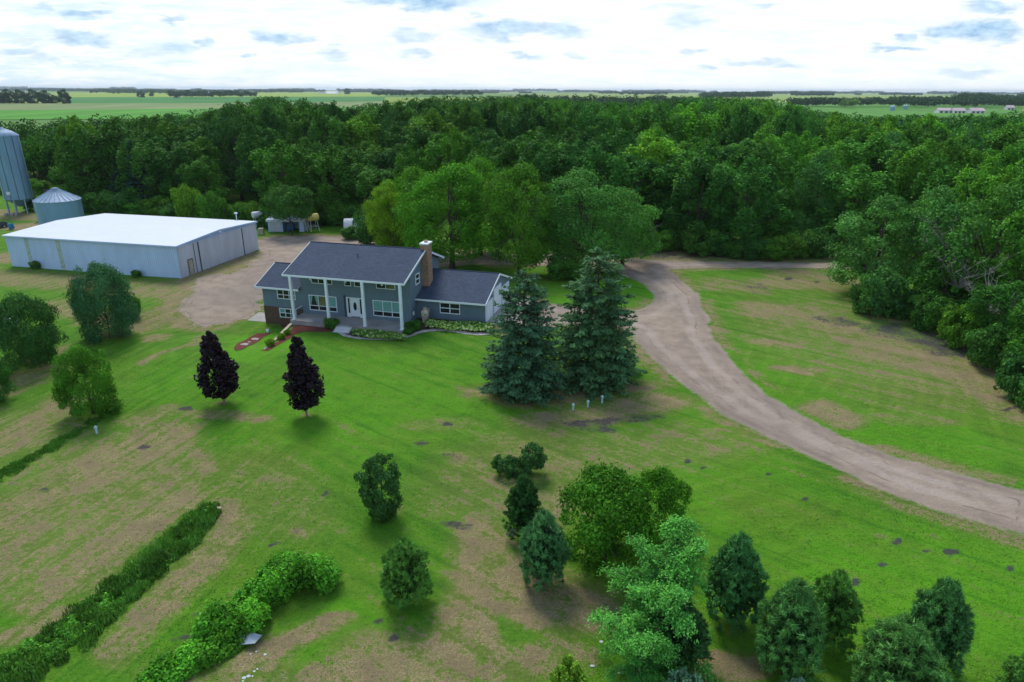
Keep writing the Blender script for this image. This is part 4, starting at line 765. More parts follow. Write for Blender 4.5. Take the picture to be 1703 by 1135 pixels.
for p, u0, u1, pts, ends in ((main_r, -13.45, .5, [(-2.5,5.53),(3.7,7.75),(9.3,5.63)], (1, 1)), (wing_r, -18.45, -13.004, [(-.55,3.30),(3.8,5.0),(8.1,3.30)], (1, 0)), (gar_r, .004, 7.97, [(1.4,2.78),(7.0,4.72),(12.5,2.85)], (0, 1))):
    f = MB(); f.box(u0-.04, u1+.04, pts[0][0]-.045, pts[0][0]-.003, pts[0][1]-.19, pts[0][1]-.005); part(f, 'fascia', WHITE, p)
    f = MB(); f.box(u0-.04, u1+.04, pts[2][0]+.003, pts[2][0]+.045, pts[2][1]-.24, pts[2][1]-.005); part(f, 'fascia', WHITE, p)
    for e, uu, sd in ((ends[0], u0-.003, -1), (ends[1], u1+.003, 1)):
        if e:
            for a, b in ((0, 1), (1, 2)): part(rake(*pts[a], *pts[b], uu, sd), 'rake_board', WHITE, p)
    f = MB(); f.tube([(u0, pts[1][0], pts[1][1]+.0), (u1, pts[1][0], pts[1][1]+.0)], .07, 8); part(f, 'ridge_cap', ROOF, p)
f = MB(); f.tube([(0, 0, 0), (0, 0, .35)], .06, 8); f.lathe([(.11,.33),(.09,.42),(.0,.44)], 10, cap=False)
v_ = 1.6; o = part(f, 'roof_vent', DARKM, main_r); o.location = (-6.6, v_, 5.4+(v_+2.5)*SL-.05)
part(MB().prism([(-2.42,5.35),(0,6.20),(0,6.15),(-2.42,5.30)], None, 'x', -13.3, .4), 'soffit', WHITE)
# chimney
ch = part(MB().box(-.02, .78, 3.55, 4.85, 3.4, 8.25), 'chimney', CHIM)
part(MB().box(-.10, .86, 3.47, 4.93, 8.25, 8.40), 'chimney_cap', WHITE, ch); part(MB().lathe([(.22,8.4),(.22,8.62),(.17,8.62),(.17,8.4)], 14, (.38, 4.2, 0)), 'flue', TAN, ch)
part(MB().box(-.08, .84, 3.44, 4.95, 3.35, 3.62), 'flashing', DARKM, ch)
# windows: frame with real depth, panes set back inside
def window(plane, c, a0, a1, z0, z1, cols, rows, panes, fw=.085, name='window', parent=house, mull=.07):
    """plane 'v': faces -v at v=c ; plane 'u': faces +u at u=c. rows = list of z splits (fractions)"""
    def bx(m, p0, p1, q0, q1, d0, d1):
        if plane == 'v': m.box(p0, p1, c-d1, c-d0, q0, q1)
        else: m.box(c+d0, c+d1, p0, p1, q0, q1)
    f = MB(); bx(f, a0-fw, a1+fw, z0-fw, z0, -.05, .070); bx(f, a0-fw, a1+fw, z1, z1+fw, -.05, .070); bx(f, a0-fw, a0, z0, z1, -.05, .066); bx(f, a1, a1+fw, z0, z1, -.05, .066)
    xs_ = [a0+(a1-a0)*i/cols for i in range(cols+1)]; zs_ = [z0]+[z0+(z1-z0)*r for r in rows]+[z1]
    for x in xs_[1:-1]: bx(f, x-mull/2, x+mull/2, z0, z1, -.04, .060)
    for z in zs_[1:-1]:
        for i in range(cols): bx(f, xs_[i]+(mull/2 if i else 0), xs_[i+1]-(mull/2 if i < cols-1 else 0), z-mull/2, z+mull/2, -.04, .055)
    w = part(f, name, WHITE, parent); k = 0
    for j in range(len(zs_)-1):
        for i in range(cols):
            mat = panes[k % len(panes)] if panes else GLASS; k += 1; g = MB(); bx(g, xs_[i], xs_[i+1], zs_[j], zs_[j+1], .004, .014)
            part(g, 'pane', mat, w)
    return w
window('v', 0, -4.28, -1.05, .98, 2.62, 3, [.30], [GLASS, GLASS, GLASS, CURT, CURT, CURT], fw=.08)
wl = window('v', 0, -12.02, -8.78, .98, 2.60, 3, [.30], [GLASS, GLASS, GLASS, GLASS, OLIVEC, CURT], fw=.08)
for s in (0, 1):
    m = MB(); x0 = -12.0+s*.62; m.add([(x0, -.02, 2.58), (x0+.38, -.02, 2.58), (x0+(.12 if s == 0 else .34), -.02, 1.5), (x0+(0 if s == 0 else .24), -.02, 1.5)], [(0, 3, 2, 1)])
    part(m, 'curtain', CURT, wl)
window('v', 0, -11.5, -9.1, 4.10, 4.55, 3, [], [GLASS], fw=.07); window('v', 0, -7.5, -6.85, 4.10, 4.57, 1, [], [GLASS], fw=.07)
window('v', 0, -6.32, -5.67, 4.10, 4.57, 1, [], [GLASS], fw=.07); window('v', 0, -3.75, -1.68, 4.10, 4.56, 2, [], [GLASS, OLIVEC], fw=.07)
window('u', 0, 1.75, 2.68, 4.28, 5.28, 1, [.5], [GLASS], fw=.1, mull=.12); window('v', 0, -15.98, -13.85, 1.98, 2.98, 3, [.42], [GLASS], fw=.08)
window('v', -.05, -15.92, -13.9, -.20, .74, 3, [.5], [GLASS, GLASS, GLASS, CURT, GLASS, GLASS], fw=.08); window('v', 1.9, 2.72, 4.86, 1.30, 2.36, 2, [.5], [GLASS], fw=.09, mull=.1)
# soffit lamps under the eave
for u in (-11.35, -7.2, -2.9):
    m = MB(); m.tube([(u, -.5, 5.9), (u, -.5, 4.75)], .015, 6); m.lathe([(.04,4.78),(.12,4.68),(.13,4.55),(.06,4.48)], 12, (u, -.5, 0)); part(m, 'eave_lamp', WHITE)
# door with sidelights
d = part(MB().box(-7.02, -5.98, -.05, -.004, .62, 2.66), 'front_door', WHITE)
o = MB(); vs = [( -6.5+.2*math.cos(t), -.056, 1.78+.48*math.sin(t)) for t in np.linspace(0, 2*math.pi, 24, endpoint=False)]; o.add(vs+[(x, -.05, z) for x, y, z in vs], [tuple(range(24))]+[(i, (i+1) % 24, 24+(i+1) % 24, 24+i) for i in range(24)]); part(o, 'door_glass', GLASS, d)
part(MB().tube([(-6.12, -.06, 1.5), (-6.12, -.12, 1.5), (-6.12, -.12, 1.65)], .02, 6), 'handle', DARKM, d)
m = MB(); m.box(-7.5, -7.42, -.1, -.002, .52, 2.78); m.box(-7.10, -7.03, -.09, -.002, .52, 2.68); m.box(-5.97, -5.90, -.09, -.002, .52, 2.68); m.box(-5.60, -5.52, -.1, -.002, .52, 2.78); m.box(-7.42, -5.60, -.095, -.002, 2.68, 2.78); m.box(-7.42, -7.1, -.06, -.002, .52, .95); m.box(-5.9, -5.6, -.06, -.002, .52, .95)
m.box(-7.42, -7.32, -.055, -.002, .95, 2.68); m.box(-5.70, -5.60, -.055, -.002, .95, 2.68)
fr = part(m, 'door_frame', WHITE)
for a, b in ((-7.32, -7.10), (-5.90, -5.70)): part(MB().box(a, b, -.03, -.005, .95, 2.68), 'side_light', GLASS, fr)
part(MB().box(-7.78, -7.6, -.10, -.001, .5, 2.95), 'shutter', LINE)
# porch slab with steps and posts
pf = part(MB().box(-13.0, .15, -2.72, -.003, -.6, .5), 'porch_floor', DECKC)
part(MB().box(-12.98, .13, -2.735, -2.721, -.7, .33), 'porch_edge', CONC, pf)
for i in range(3): part(MB().box(-7.35, -5.55, -2.74-.34*(i+1)+.002, -2.736-.34*i, -.3, .37-.15*i), 'step', STEPM)
for u in (-12.6, -8.4, -4.2, 0.02):
    p = part(MB().box(u-.13, u+.13, -2.58, -2.32, .5, 5.36), 'post', WHITE); part(MB().box(u-.16, u+.16, -2.61, -2.29, .5, .66), 'post_base', WHITE, p)
m = MB(); m.box(-12.99, -12.93, -2.25, -.05, 1.30, 1.36)
part(m, 'rail', WHITE); m = MB()
for v in np.linspace(-2.2, -.1, 12): m.box(-12.975, -12.945, v-.015, v+.015, .5, 1.30)
part(m, 'balusters', LINE)
part(MB().tube([(.05, -.02, .9), (.12, -.02, .9)], .06, 8), 'tap', DARKM); part(MB().box(.0, .08, .55, .85, 1.1, 1.5), 'meter_box', WHITE)
m = MB(); m.box(-.01, .06, -.02, .05, .4, 6.0); part(m, 'downpipe', WALL)
# garage doors
for v0, v1, z1 in ((2.3, 4.35, 2.52), (5.0, 7.75, 3.30), (8.3, 11.2, 2.62)):
    m = MB(); n = 4
    for i in range(n): m.box(7.80, 7.86, v0, v1, .22+(z1-.22)*i/n+.012, .22+(z1-.22)*(i+1)/n-.012)
    m.box(7.79, 7.83, v0, v1, .22, z1); g = part(m, 'garage_door', WHITE); f = MB(); f.box(7.80, 7.90, v0-.12, v0, .2, z1); f.box(7.80, 7.90, v1, v1+.12, .2, z1); f.box(7.80, 7.905, v0-.12, v1+.12, z1, z1+.12); part(f, 'door_trim', WHITE, g)
part(MB().box(7.80, 7.87, 1.9, 2.14, .2, 2.5), 'corner_board', WHITE)
m = MB(); m.box(7.9, 8.05, 8.0, 8.3, .2, 2.6)
def hp(x, y, z=0.0): # photo pixel -> world point on the ground near the house
    for _ in range(6): P = G(x, y, z); z = float(hz(P[0], P[1]))
    return P
def A3(x, y): return (380+x/8.515, 520+y/8.515)
# pads, beds, paths
sheet('garage_apron', [H2W(*p) for p in [(7.9,1.6),(7.9,12.3),(10.6,12.6),(12.0,9.0),(11.5,4.0),(9.9,1.2)]], CONC, .035)
sheet('patio', [hp(411,533.6,-1.2), hp(430.5,519.7,-1.2), hp(443,521.5,-1.2), hp(444.6,536.6,-1.2)], CONC, .04)
sheet('mulch_bed', [hp(*A3(x, y)) for x, y in [(440,548),(560,500),(650,440),(780,365),(880,250),(925,195),(1000,180),(1420,196),(1562,180),(1562,268),(1300,278),(1060,272),(940,312),(870,372),(700,462),(560,545)]], MULCH, .03, .35)
sheet('mulch_bed', [hp(*A3(x, y), -.9) for x, y in [(545,250),(630,246),(640,285),(500,350),(350,450),(200,525),(100,545),(76,505),(130,440),(300,350),(420,290)]], MULCH, .03, .35)
sheet('mulch_bed', [H2W(*p) for p in [(-18.1,-.06),(-18.2,-.75),(-15.5,-.9),(-13.3,-.85),(-13.05,-.06)]], MULCH, .03, .3)
PATH = [(565.6,553),(574,558.6),(594.3,562.6),(622,564.5),(650,565),(674,561.5),(692.9,554.5),(709,551),(726,549.2),(744.6,549.8),(765.7,552.7),(786.8,555.7),(815,555.7)]
pw = smooth_poly([hp(*p) for p in PATH], 4, False); pw = np.array(pw); tn = np.gradient(pw, axis=0); nn = np.stack([-tn[:, 1], tn[:, 0]], -1); nn /= np.linalg.norm(nn, axis=1)[:, None]
wv = .26+.05*np.sin(np.arange(len(pw))*1.7); sheet('stone_edging_path', list(pw-nn*wv[:, None])+list((pw+nn*wv[:, None])[::-1]), worn('path_stone', (.36,.33,.31), .3, 3, .9, bump=.4), .035, .3)
bed1 = [H2W(-5.5,-2.76), H2W(.3,-2.76)]+[tuple(p) for p in (pw+nn*.3)[::-1][30:]]; sheet('flower_bed_soil', bed1, DIRTB, .02, .3)
bed2 = [H2W(.3,-2.5), H2W(.3,1.85), H2W(7.9,1.85), H2W(9.0,.9)]+[tuple(p) for p in (pw+nn*.3)[::-1][1:26]]; sheet('flower_bed_soil', bed2, DIRTB, .022, .3)
# retaining wall of sleepers
rw = empty('retaining_wall', (HO[0], HO[1], 0), TH, 'pale sleeper retaining wall sloping down from the left end of the porch', 'retaining wall')
m = MB(); c = MB(); N_ = 14
for i in range(N_):
    va, vb = -2.9-i*.5, -2.9-(i+1)*.5; ua = -12.9+(-2.9-va)*.2; ub = -12.9+(-2.9-vb)*.2; z0 = .18-.018*i; zb = -1.5
    m.add([(ua, va, zb), (ua+.24, va, zb), (ub+.24, vb+.01, zb), (ub, vb+.01, zb), (ua, va, z0-.06), (ua+.24, va, z0-.06), (ub+.24, vb+.01, z0-.06), (ub, vb+.01, z0-.06)], [(0,3,2,1),(4,5,6,7),(0,1,5,4),(1,2,6,5),(2,3,7,6),(3,0,4,7)])
    c.add([(ua-.04, va, z0-.058), (ua+.28, va, z0-.058), (ub+.28, vb+.01, z0-.058), (ub-.04, vb+.01, z0-.058), (ua-.04, va, z0+.02), (ua+.28, va, z0+.02), (ub+.28, vb+.01, z0+.02), (ub-.04, vb+.01, z0+.02)], [(0,3,2,1),(4,5,6,7),(0,1,5,4),(1,2,6,5),(2,3,7,6),(3,0,4,7)])
m.build('sleepers', CONC, rw); c.build('wall_cap', TAN, rw)
# hostas
def hosta_mesh(seed, c1, c2):
    rng = np.random.default_rng(seed); n = 34; a = rng.uniform(0, 6.28, n); r = rng.uniform(.08, .38, n); P = np.stack([r*np.cos(a), r*np.sin(a), .36-.5*r+rng.uniform(-.03, .05, n)], -1)
    T = np.stack([np.cos(a), np.sin(a), -.35-r*1.2], -1); N = np.stack([np.cos(a)*.5, np.sin(a)*.5, np.ones(n)], -1)+rng.normal(size=(n, 3))*.2; V, F = cards(P, N, .30, .16, rng, T, fold=.06)
    C = np.where((rng.random(n) < .35)[:, None], np.array(c2), np.array(c1))*rng.uniform(.7, 1.3, (n, 1)); return np_mesh('hosta', V, F, np.repeat(C, 4, 0))
HM = [hosta_mesh(1, (.075,.20,.03), (.20,.36,.08)), hosta_mesh(2, (.11,.24,.025), (.34,.44,.22))]
for h_ in HM: h_.materials.append(LEAF)
rng = np.random.default_rng(21); hn = 0
def hosta(x, y, lab, grp, s=1.0):
    global hn; P = hp(x, y); o = bpy.data.objects.new('hosta', HM[hn % 2]); hn += 1; COL.objects.link(o); o.location = (P[0], P[1], float(hz(*P))+.03); o.rotation_euler.z = rng.uniform(0, 6.28); o.scale = (s*1.15,)*3; tag(o, lab, 'plant', grp)
for r_i, (dy, s) in enumerate(((0, 1), (5.5, 1), (10, .95))):
    for x in np.arange(588+r_i*2, 672, 6.6): hosta(x, 549.5+(x-588)*.085+dy-(1.5 if x < 600 else 0)+rng.uniform(-.8, .8), 'leafy hosta with pale leaf edges in the bed in front of the porch', 'hostas in the bed in front of the porch', s*rng.uniform(.85, 1.15))
for r_i, dy in enumerate((0, 5, 9.5)):
    for x in np.arange(708+r_i*2.5, 818, 6.8): hosta(x, 538+(x-708)*.045+dy*(.75 if x < 740 else 1)+rng.uniform(-.8, .8), 'leafy hosta in the bed along the garage wall', 'hostas in the bed along the garage wall', rng.uniform(.85, 1.2))
def hbush(x, y, w, h, lab, c, kind='bush'): P = hp(x, y); put(BUSH[2], P[0], P[1], w, h, lab, kind=kind, cat='shrub', color=c)
hbush(687, 549, 1.9, 1.0, 'dark spreading juniper at the right corner of the porch', (.8, .95, .7), 'juniper'); hbush(680, 556, 1.2, .7, 'small dark green mound beside the curved path', (.9, 1, .8)); hbush(552, 545.5, 1.8, 1.15, 'green mound shrub left of the porch steps', (.95, 1, .8))
hbush(449, 575, .95, .75, 'yellow-green shrub at the lower end of the retaining wall', (2.6, 1.7, .6)); hbush(467.5, 564, .85, .65, 'yellow-green shrub halfway along the retaining wall', (2.0, 1.5, .6)); hbush(478.6, 557, .7, .6, 'green-yellow shrub nearest the porch on the retaining wall', (1.6, 1.4, .6))
def small(mb, name, mat, x, y, lab, cat, dz=0.0, group=None, rz=0):
    P = hp(x, y); o = mb.build(name, mat, None, (P[0], P[1], float(hz(*P))+dz)); o.rotation_euler.z = rz; return tag(o, lab, cat, group)
# stone jug by the garage wall
jp = H2W(1.35, .75); jug = empty('stone_jug', (jp[0], jp[1], float(hz(*jp))), 0, 'man-high mottled stone jug standing in the bed by the garage wall', 'garden ornament')
JM = NT('mottled_stone'); c_ = JM.co(); vo = JM.n('ShaderNodeTexVoronoi'); JM.L(c_, vo.inputs['Vector']); vo.inputs['Scale'].default_value = 5; JM.out(JM.mix(JM.mapr(JM.noise(c_, 4, 4), .42, .6), JM.mix(.6, vo.outputs['Color'], (.24,.13,.09)), (.42,.36,.30)), .85)
MB().lathe([(.30,0),(.33,.1),(.36,.35),(.42,.75),(.44,1.05),(.40,1.25),(.26,1.38),(.20,1.42)], 20).build('body', JM.mat, jug); MB().lathe([(.20,1.42),(.19,1.55),(.23,1.60),(.15,1.60)], 16).build('neck', JM.mat, jug)
MB().tube([(.21,0,1.52),(.42,0,1.50),(.47,0,1.30),(.40,0,1.15)], .04, 8).build('handle', JM.mat, jug)
b = MB(); b.lathe([(.13,0),(.16,.34),(.14,.34),(.12,.04)], 14); small(b, 'bucket', WHITE, 445, 553, 'white bucket at the top end of the long mulch bed', 'bucket')
def rock(seed, r):
    rr = random.Random(seed); m = MB(); n = 9; rings = []
    pr_ = [(.55,0),(1,.25),(.85,.6),(.4,.85)]; vs = []
    for q, z in pr_:
        for k in range(n): j = rr.uniform(.8, 1.15); vs.append((r*q*j*math.cos(6.283*k/n)*1.3, r*q*j*math.sin(6.283*k/n), r*z*.5))
    fs = [(i*n+k, i*n+(k+1) % n, (i+1)*n+(k+1) % n, (i+1)*n+k) for i in range(3) for k in range(n)]+[tuple(range(3*n, 4*n))]; return m.add(vs, fs)
small(rock(1, .34), 'flat_stone', STONE, 424.6, 565, 'flat grey stone in the upper half of the long mulch bed', 'stone'); small(rock(2, .14), 'small_stone', STONE, 414.6, 569.5, 'small white stone in the middle of the long mulch bed', 'stone', dz=.03)
small(rock(3, .34), 'flat_stone', STONE, 406.4, 574, 'flat grey stone at the lower end of the long mulch bed', 'stone'); small(rock(4, .12), 'small_stone', WHITE, 558.5, 549, 'white stone beside the green mound shrub', 'stone', dz=.04)
def vent_pipe(x, y, lab, h=.5): m = MB(); m.tube([(0,0,-.1),(0,0,h)], .075, 10); m.lathe([(.115,h-.06),(.12,h+.05),(.05,h+.12)], 12); small(m, 'vent_pipe', PVC, x, y, lab, 'pipe', group='pale vent pipes standing in the lawn')
vent_pipe(161.5, 721, 'short white vent pipe alone on the left of the lawn'); vent_pipe(953, 683, 'pale vent pipe, the left one of three on the dry patch below the spruces'); vent_pipe(977.5, 677.5, 'pale vent pipe, the middle one of three below the spruces'); vent_pipe(1001, 671, 'pale vent pipe, the right one of three below the spruces', .6)
STONEW = worn('scrap_white', (.45, .48, .50), .2, 5, .7)
# litter
m = MB(); m.add([(-.5,-.25,.05),(.45,-.3,.22),(.55,.3,.10),(-.3,.38,.3),(-.5,-.25,.02),(.45,-.3,.19),(.55,.3,.07),(-.3,.38,.27)], [(0,1,2,3),(7,6,5,4),(0,4,5,1),(1,5,6,2),(2,6,7,3),(3,7,4,0)]); small(m, 'metal_sheet', worn('pale_metal', (.36,.42,.46), .15, 3, .5), 413, 1071, 'bent pale metal sheet lying against the thicket', 'scrap', dz=.12)
rng = np.random.default_rng(44)
for i, (x, y) in enumerate([(417,1088),(428,1113),(423,1117),(406,1128),(404,1133),(413,1125),(420,1125),(426,1084),(441,1089),(832,1060),(1000,1068),(1030,1120),(985,1108)]):
    m = rock(50+i, rng.uniform(.035, .085)); small(m, 'litter_scrap', STONEW, x, y, 'white scrap of litter on the dry ground near the bent metal sheet' if i < 9 else 'white scrap lying on the dry patch left of the feathery elm', 'litter', group='scraps by the metal sheet' if i < 9 else 'scraps on the dry patch')
m = MB(); m.add([(-.35,-.1,.02),(.3,-.2,.05),(.4,.15,.12),(-.2,.25,.04),(-.35,-.1,0),(.3,-.2,.03),(.4,.15,.1),(-.2,.25,.02)], [(0,1,2,3),(7,6,5,4),(0,4,5,1),(1,5,6,2),(2,6,7,3),(3,7,4,0)]); small(m, 'board', TAN, 357, 848, 'short tan board at the upper end of the weed strip', 'board')
# ------------------------------------------------------------------ long white shed
sA, sB, sC = G(20.7, 443), G(301.8, 464), G(423.8, 415.8); e1 = (sA-sB); SLn = float(np.linalg.norm(e1)); rz = math.atan2(-e1[1], -e1[0]); SD = 18.1; SH = 4.5
shed = empty('machine_shed', (sB[0], sB[1], 0), rz, 'long low white-roofed steel shed with pale blue corrugated walls', 'shed')
def sloc(x, y): P = G(x, y)-sB; return P[0]*math.cos(rz)+P[1]*math.sin(rz), -P[0]*math.sin(rz)+P[1]*math.cos(rz)
def spart(mb, name, mat, par=None): return mb.build(name, mat, par or shed)
SX0, SX1 = -SLn, 0.0
body = MB(); body.prism([(0,-.2),(SD,-.2),(SD,SH),(SD/2,SH+.42),(0,SH)], None, 'x', SX0, SX1); spart(body, 'wall', METALB)
r = spart(MB().prism([(-.25,SH+.02),(SD/2,SH+.50),(SD+.25,SH+.02),(SD+.25,SH-.06),(SD/2,SH+.42),(-.25,SH-.06)], None, 'x', SX0-.2, SX1+.2), 'roof', WHROOF)
for a, b in (((-.25,SH+.02),(SD/2,SH+.50)), ((SD/2,SH+.50),(SD+.25,SH+.02))): spart(MB().prism([(a[0],a[1]+.01),(b[0],b[1]+.01),(b[0],b[1]-.22),(a[0],a[1]-.22)], None, 'x', SX1+.203, SX1+.26), 'gable_trim', METALB, r)
spart(MB().box(SX0-.2, SX1+.2, -.31, -.253, SH-.16, SH+.0), 'gutter', METALB, r)
tt = [sloc(200/1*0+x, y)[1] for x, y in ((330.4,454.2),(336.0,451.5),(368.2,438.6),(402.7,424.3))]
spart(MB().box(.004, .03, .05, SD-.05, -.05, SH-.2), 'end_wall', METALD)
for k, (a, b) in enumerate(((.12, tt[0]-.12), (tt[0]+.02, tt[1]-.1), (tt[1]+.15, tt[2]-.03), (tt[2]+.03, tt[3]-.1), (tt[3]+.12, SD-.15))):
    spart(MB().box(.031, .10, a, b, .08, SH-.32), 'sliding_door' if k in (2, 3) else 'door_panel', METALD)
spart(MB().box(.031, .14, tt[1]-.09, tt[1]+.13, 0, SH-.25), 'door_post', LINE); spart(MB().box(.031, .12, tt[0]-.10, tt[0]+.0, 0, SH-.3), 'door_post', LINE); spart(MB().box(.031, .13, tt[3]-.08, tt[3]+.1, 0, SH-.25), 'door_post', LINE)
spart(MB().box(.101, .16, .06, SD-.06, SH-.30, SH-.17), 'door_track', METALB)
td = [sloc(x, y)[1] for x, y in ((317.0,459.0),(323.5,456.4))]
w = spart(MB().box(.101, .15, td[0], td[1], .05, 2.1), 'walk_door', TAN); spart(MB().box(.102, .17, td[0]-.08, td[0]-.002, .05, 2.15), 'door_jamb', LINE, w); spart(MB().box(.102, .17, td[1]+.002, td[1]+.09, .05, 2.15), 'door_jamb', LINE, w); spart(MB().box(.102, .165, td[0]-.08, td[1]+.09, 2.152, 2.25), 'door_jamb', LINE, w)
for xx, w_ in ((49.5, .55), (115, .7)):
    u = sloc(xx, 447)[0]; spart(MB().box(u-w_/2, u+w_/2, -.03, -.004, .05, SH-.1), 'yellowed_panel', YSTAIN)
spart(MB().box(-.12, .02, -.035, -.003, 0, SH-.1), 'corner_trim', METALB)
spart(MB().box(.03, .3, SD/2-.2, SD/2+.2, SH+.05, SH+.25), 'gable_lamp', WHITE)
m = MB(); m.tube([(-3.6, SD+.5, 0), (-3.6, SD+.5, 5.5)], .06, 8); m.lathe([(.28,5.5),(.28,5.62),(.05,5.72)], 12, (-3.6, SD+.5, 0)); spart(m, 'vent_pipe', WHITE)
# ------------------------------------------------------------------ silo and bin
P = G(37.5, 353.5); silo = empty('silo', (P[0], P[1], 0), 0, 'tall blue-grey steel silo on legs at the left edge', 'silo'); R_ = 2.55
MB().lathe([(R_,2.85),(R_,15.1)], 40).build('body', GALV, silo); m = MB()
for k in range(12): a = k*math.pi/6+.1; m.box(0, 0, 0, 0, 0, 0) if False else m.add([((R_+.05)*math.cos(a-.018), (R_+.05)*math.sin(a-.018), 2.85), ((R_+.05)*math.cos(a+.018), (R_+.05)*math.sin(a+.018), 2.85), ((R_+.05)*math.cos(a+.018), (R_+.05)*math.sin(a+.018), 15.1), ((R_+.05)*math.cos(a-.018), (R_+.05)*math.sin(a-.018), 15.1)], [(0,1,2,3)])
m.build('seams', DARKM, silo); MB().lathe([(R_+.06,15.1),(R_+.06,15.25),(1.6,16.0),(.35,16.55),(.3,16.7),(.0,16.75)], 40).build('roof', GALVR, silo)
MB().lathe([(R_-.1,2.9),(.5,1.3),(.4,1.2)], 24).build('hopper', GALV, silo)
for k in range(8): a = k*math.pi/4+.2; MB().tube([(R_*.93*math.cos(a), R_*.93*math.sin(a), -.1), (R_*.93*math.cos(a), R_*.93*math.sin(a), 2.95)], .13, 6).build('leg', GALVR, silo)
MB().box(-.35, .35, -R_-.12, -R_+.02, 3.9, 4.5).build('hatch', TANKW, silo)
for dx in (-.8, .5, 1.3): tag(MB().box(-.25, .25, -.25, .25, 0, .45).build('concrete_block', CONC, None, (P[0]+dx, P[1]-3.6, 0)), 'pale concrete block on the grass at the foot of the silo legs', 'block', 'blocks at the foot of the silo')
P = G(106.5, 381); gb = empty('grain_bin', (P[0], P[1], 0), .1, 'squat round blue-grey grain bin with ribbed conical roof behind the shed', 'grain bin'); R_ = 3.62
MB().lathe([(R_,-.1),(R_,5.2)], 48).build('wall', GALV, gb); MB().lathe([(R_+.1,5.2),(R_+.1,5.28),(.45,7.0)], 48, smooth=False).build('roof', GALVR, gb); MB().lathe([(.5,7.1),(.55,7.3),(.1,7.4)], 20).build('roof_cap', GALVR, gb); m = MB()
for k in range(26): a = k*2*math.pi/26; m.tube([((R_+.1)*math.cos(a), (R_+.1)*math.sin(a), 5.33), (.5*math.cos(a), .5*math.sin(a), 7.18)], .045, 4)
m.build('roof_ribs', GALVR, gb)
# ------------------------------------------------------------------ farm yard things
def tank(x, y, zc, r, L, ang, mat, lab, legs=True, rise=0):
    P = G(x, y); e = empty('storage_tank', (P[0], P[1], 0), ang, lab, 'tank'); m = MB(); pr_ = [(.02,-L/2-.12),(r*.6,-L/2-.10),(r*.92,-L/2-.03),(r,-L/2+.06),(r,L/2-.06),(r*.92,L/2+.03),(r*.6,L/2+.10),(.02,L/2+.12)]
    vs = []; n = 20
    for q, t in pr_:
        for k in range(n): vs.append((t, q*math.cos(6.2832*k/n), zc+q*math.sin(6.2832*k/n)))
    m.add(vs, [(i*n+k, i*n+(k+1) % n, (i+1)*n+(k+1) % n, (i+1)*n+k) for i in range(len(pr_)-1) for k in range(n)], True); m.build('tank_body', mat, e)
    if legs:
        for sx in (-1, 1):
            for sy in (-1, 1): MB().tube([(sx*L*.42, sy*r*1.25, -.1), (sx*L*.30, sy*r*.55, zc-r*.75)], .05, 6).build('leg', TANKW, e)
        m = MB(); [m.tube([(-L*.40, s*r*1.0, zc*.35), (L*.40, s*r*1.0, zc*.35)], .03, 5) for s in (-1, 1)]; [m.tube([(s*L*.40, -r*1.05, zc*.3), (s*L*.40, r*1.05, zc*.3)], .03, 5) for s in (-1, 1)]; m.build('brace', TANKW, e)
    return e
tank(430, 377, 2.2, .60, 1.7, .75, TANKW, 'white fuel tank raised on legs behind the shed corner'); tank(507, 384, 2.15, .62, 1.6, 1.45, TANKW, 'grey-white tank end-on, on a splayed stand by the little shed'); tank(522, 384, 2.45, .66, 1.9, .65, TANKY, 'yellow tank raised on legs right of the grey-white one')
tank(590, 387, 1.3, 1.25, 3.4, .15, TANKW, 'large pale storage tank half hidden by bushes over the roof', legs=False)
P = G(435, 390); m = MB(); m.box(-.45, .45, -.4, .4, 0, 1.0); m.box(-.38, .38, -.33, .33, 1.0, 1.08); tag(m.build('beige_box', TAN, None, (P[0], P[1], 0)), 'beige box standing on the yard right of the shed', 'box')
P = G(447, 386); ls = empty('little_shed', (P[0], P[1], 0), .03, 'little pale shed with an open bay under the round tree', 'shed')
m = MB(); m.box(0, 2.5, 0, 3, 0, 2.15); m.build('wall', METALB, ls); m = MB(); m.box(2.55, 6.3, 2.9, 3, 0, 2.1); m.box(5.5, 6.3, 0, .1, 0, 2.1); m.box(6.2, 6.3, .1, 2.9, 0, 2.1); m.box(2.5, 2.55, 0, 2.9, 0, 2.1); m.build('bay_wall', METALB, ls)
m = MB(); m.prism([(-.3,2.2),(3.1,2.5),(3.1,2.42),(-.3,2.12)], None, 'x', -.2, 6.5); m.box(-.2, 6.5, -.36, -.303, 1.85, 2.22); m.build('roof', WHROOF, ls)
for a in (.3, 1.3): MB().box(a, a+.95, -.05, -.003, .05, 1.85).build('door', METALD, ls)
P = G(484, 383.5); m = MB(); m.box(-.6, .6, -.4, .4, .25, 1.1); m.box(-.3, .5, -.35, .35, 1.1, 1.4); [m.tube([(s*.4, -.45, .25), (s*.4, .45, .25)], .25, 12) for s in (-1, 1)]; tag(m.build('garden_tractor', BLUEP, None, (P[0], P[1], 0)), 'dark blue machine parked in the open bay of the little shed', 'machine')
P = G(20.5, 382); m = MB(); m.lathe([(.40,0),(.46,.12),(.44,.5),(.46,.88),(.40,1.0)], 18); o = m.build('blue_barrel', BLUEP, None, (P[0], P[1], .1)); o.rotation_euler = (0, -.18, 0); tag(o, 'bright blue barrel on the pale ground left of the grain bin', 'barrel')
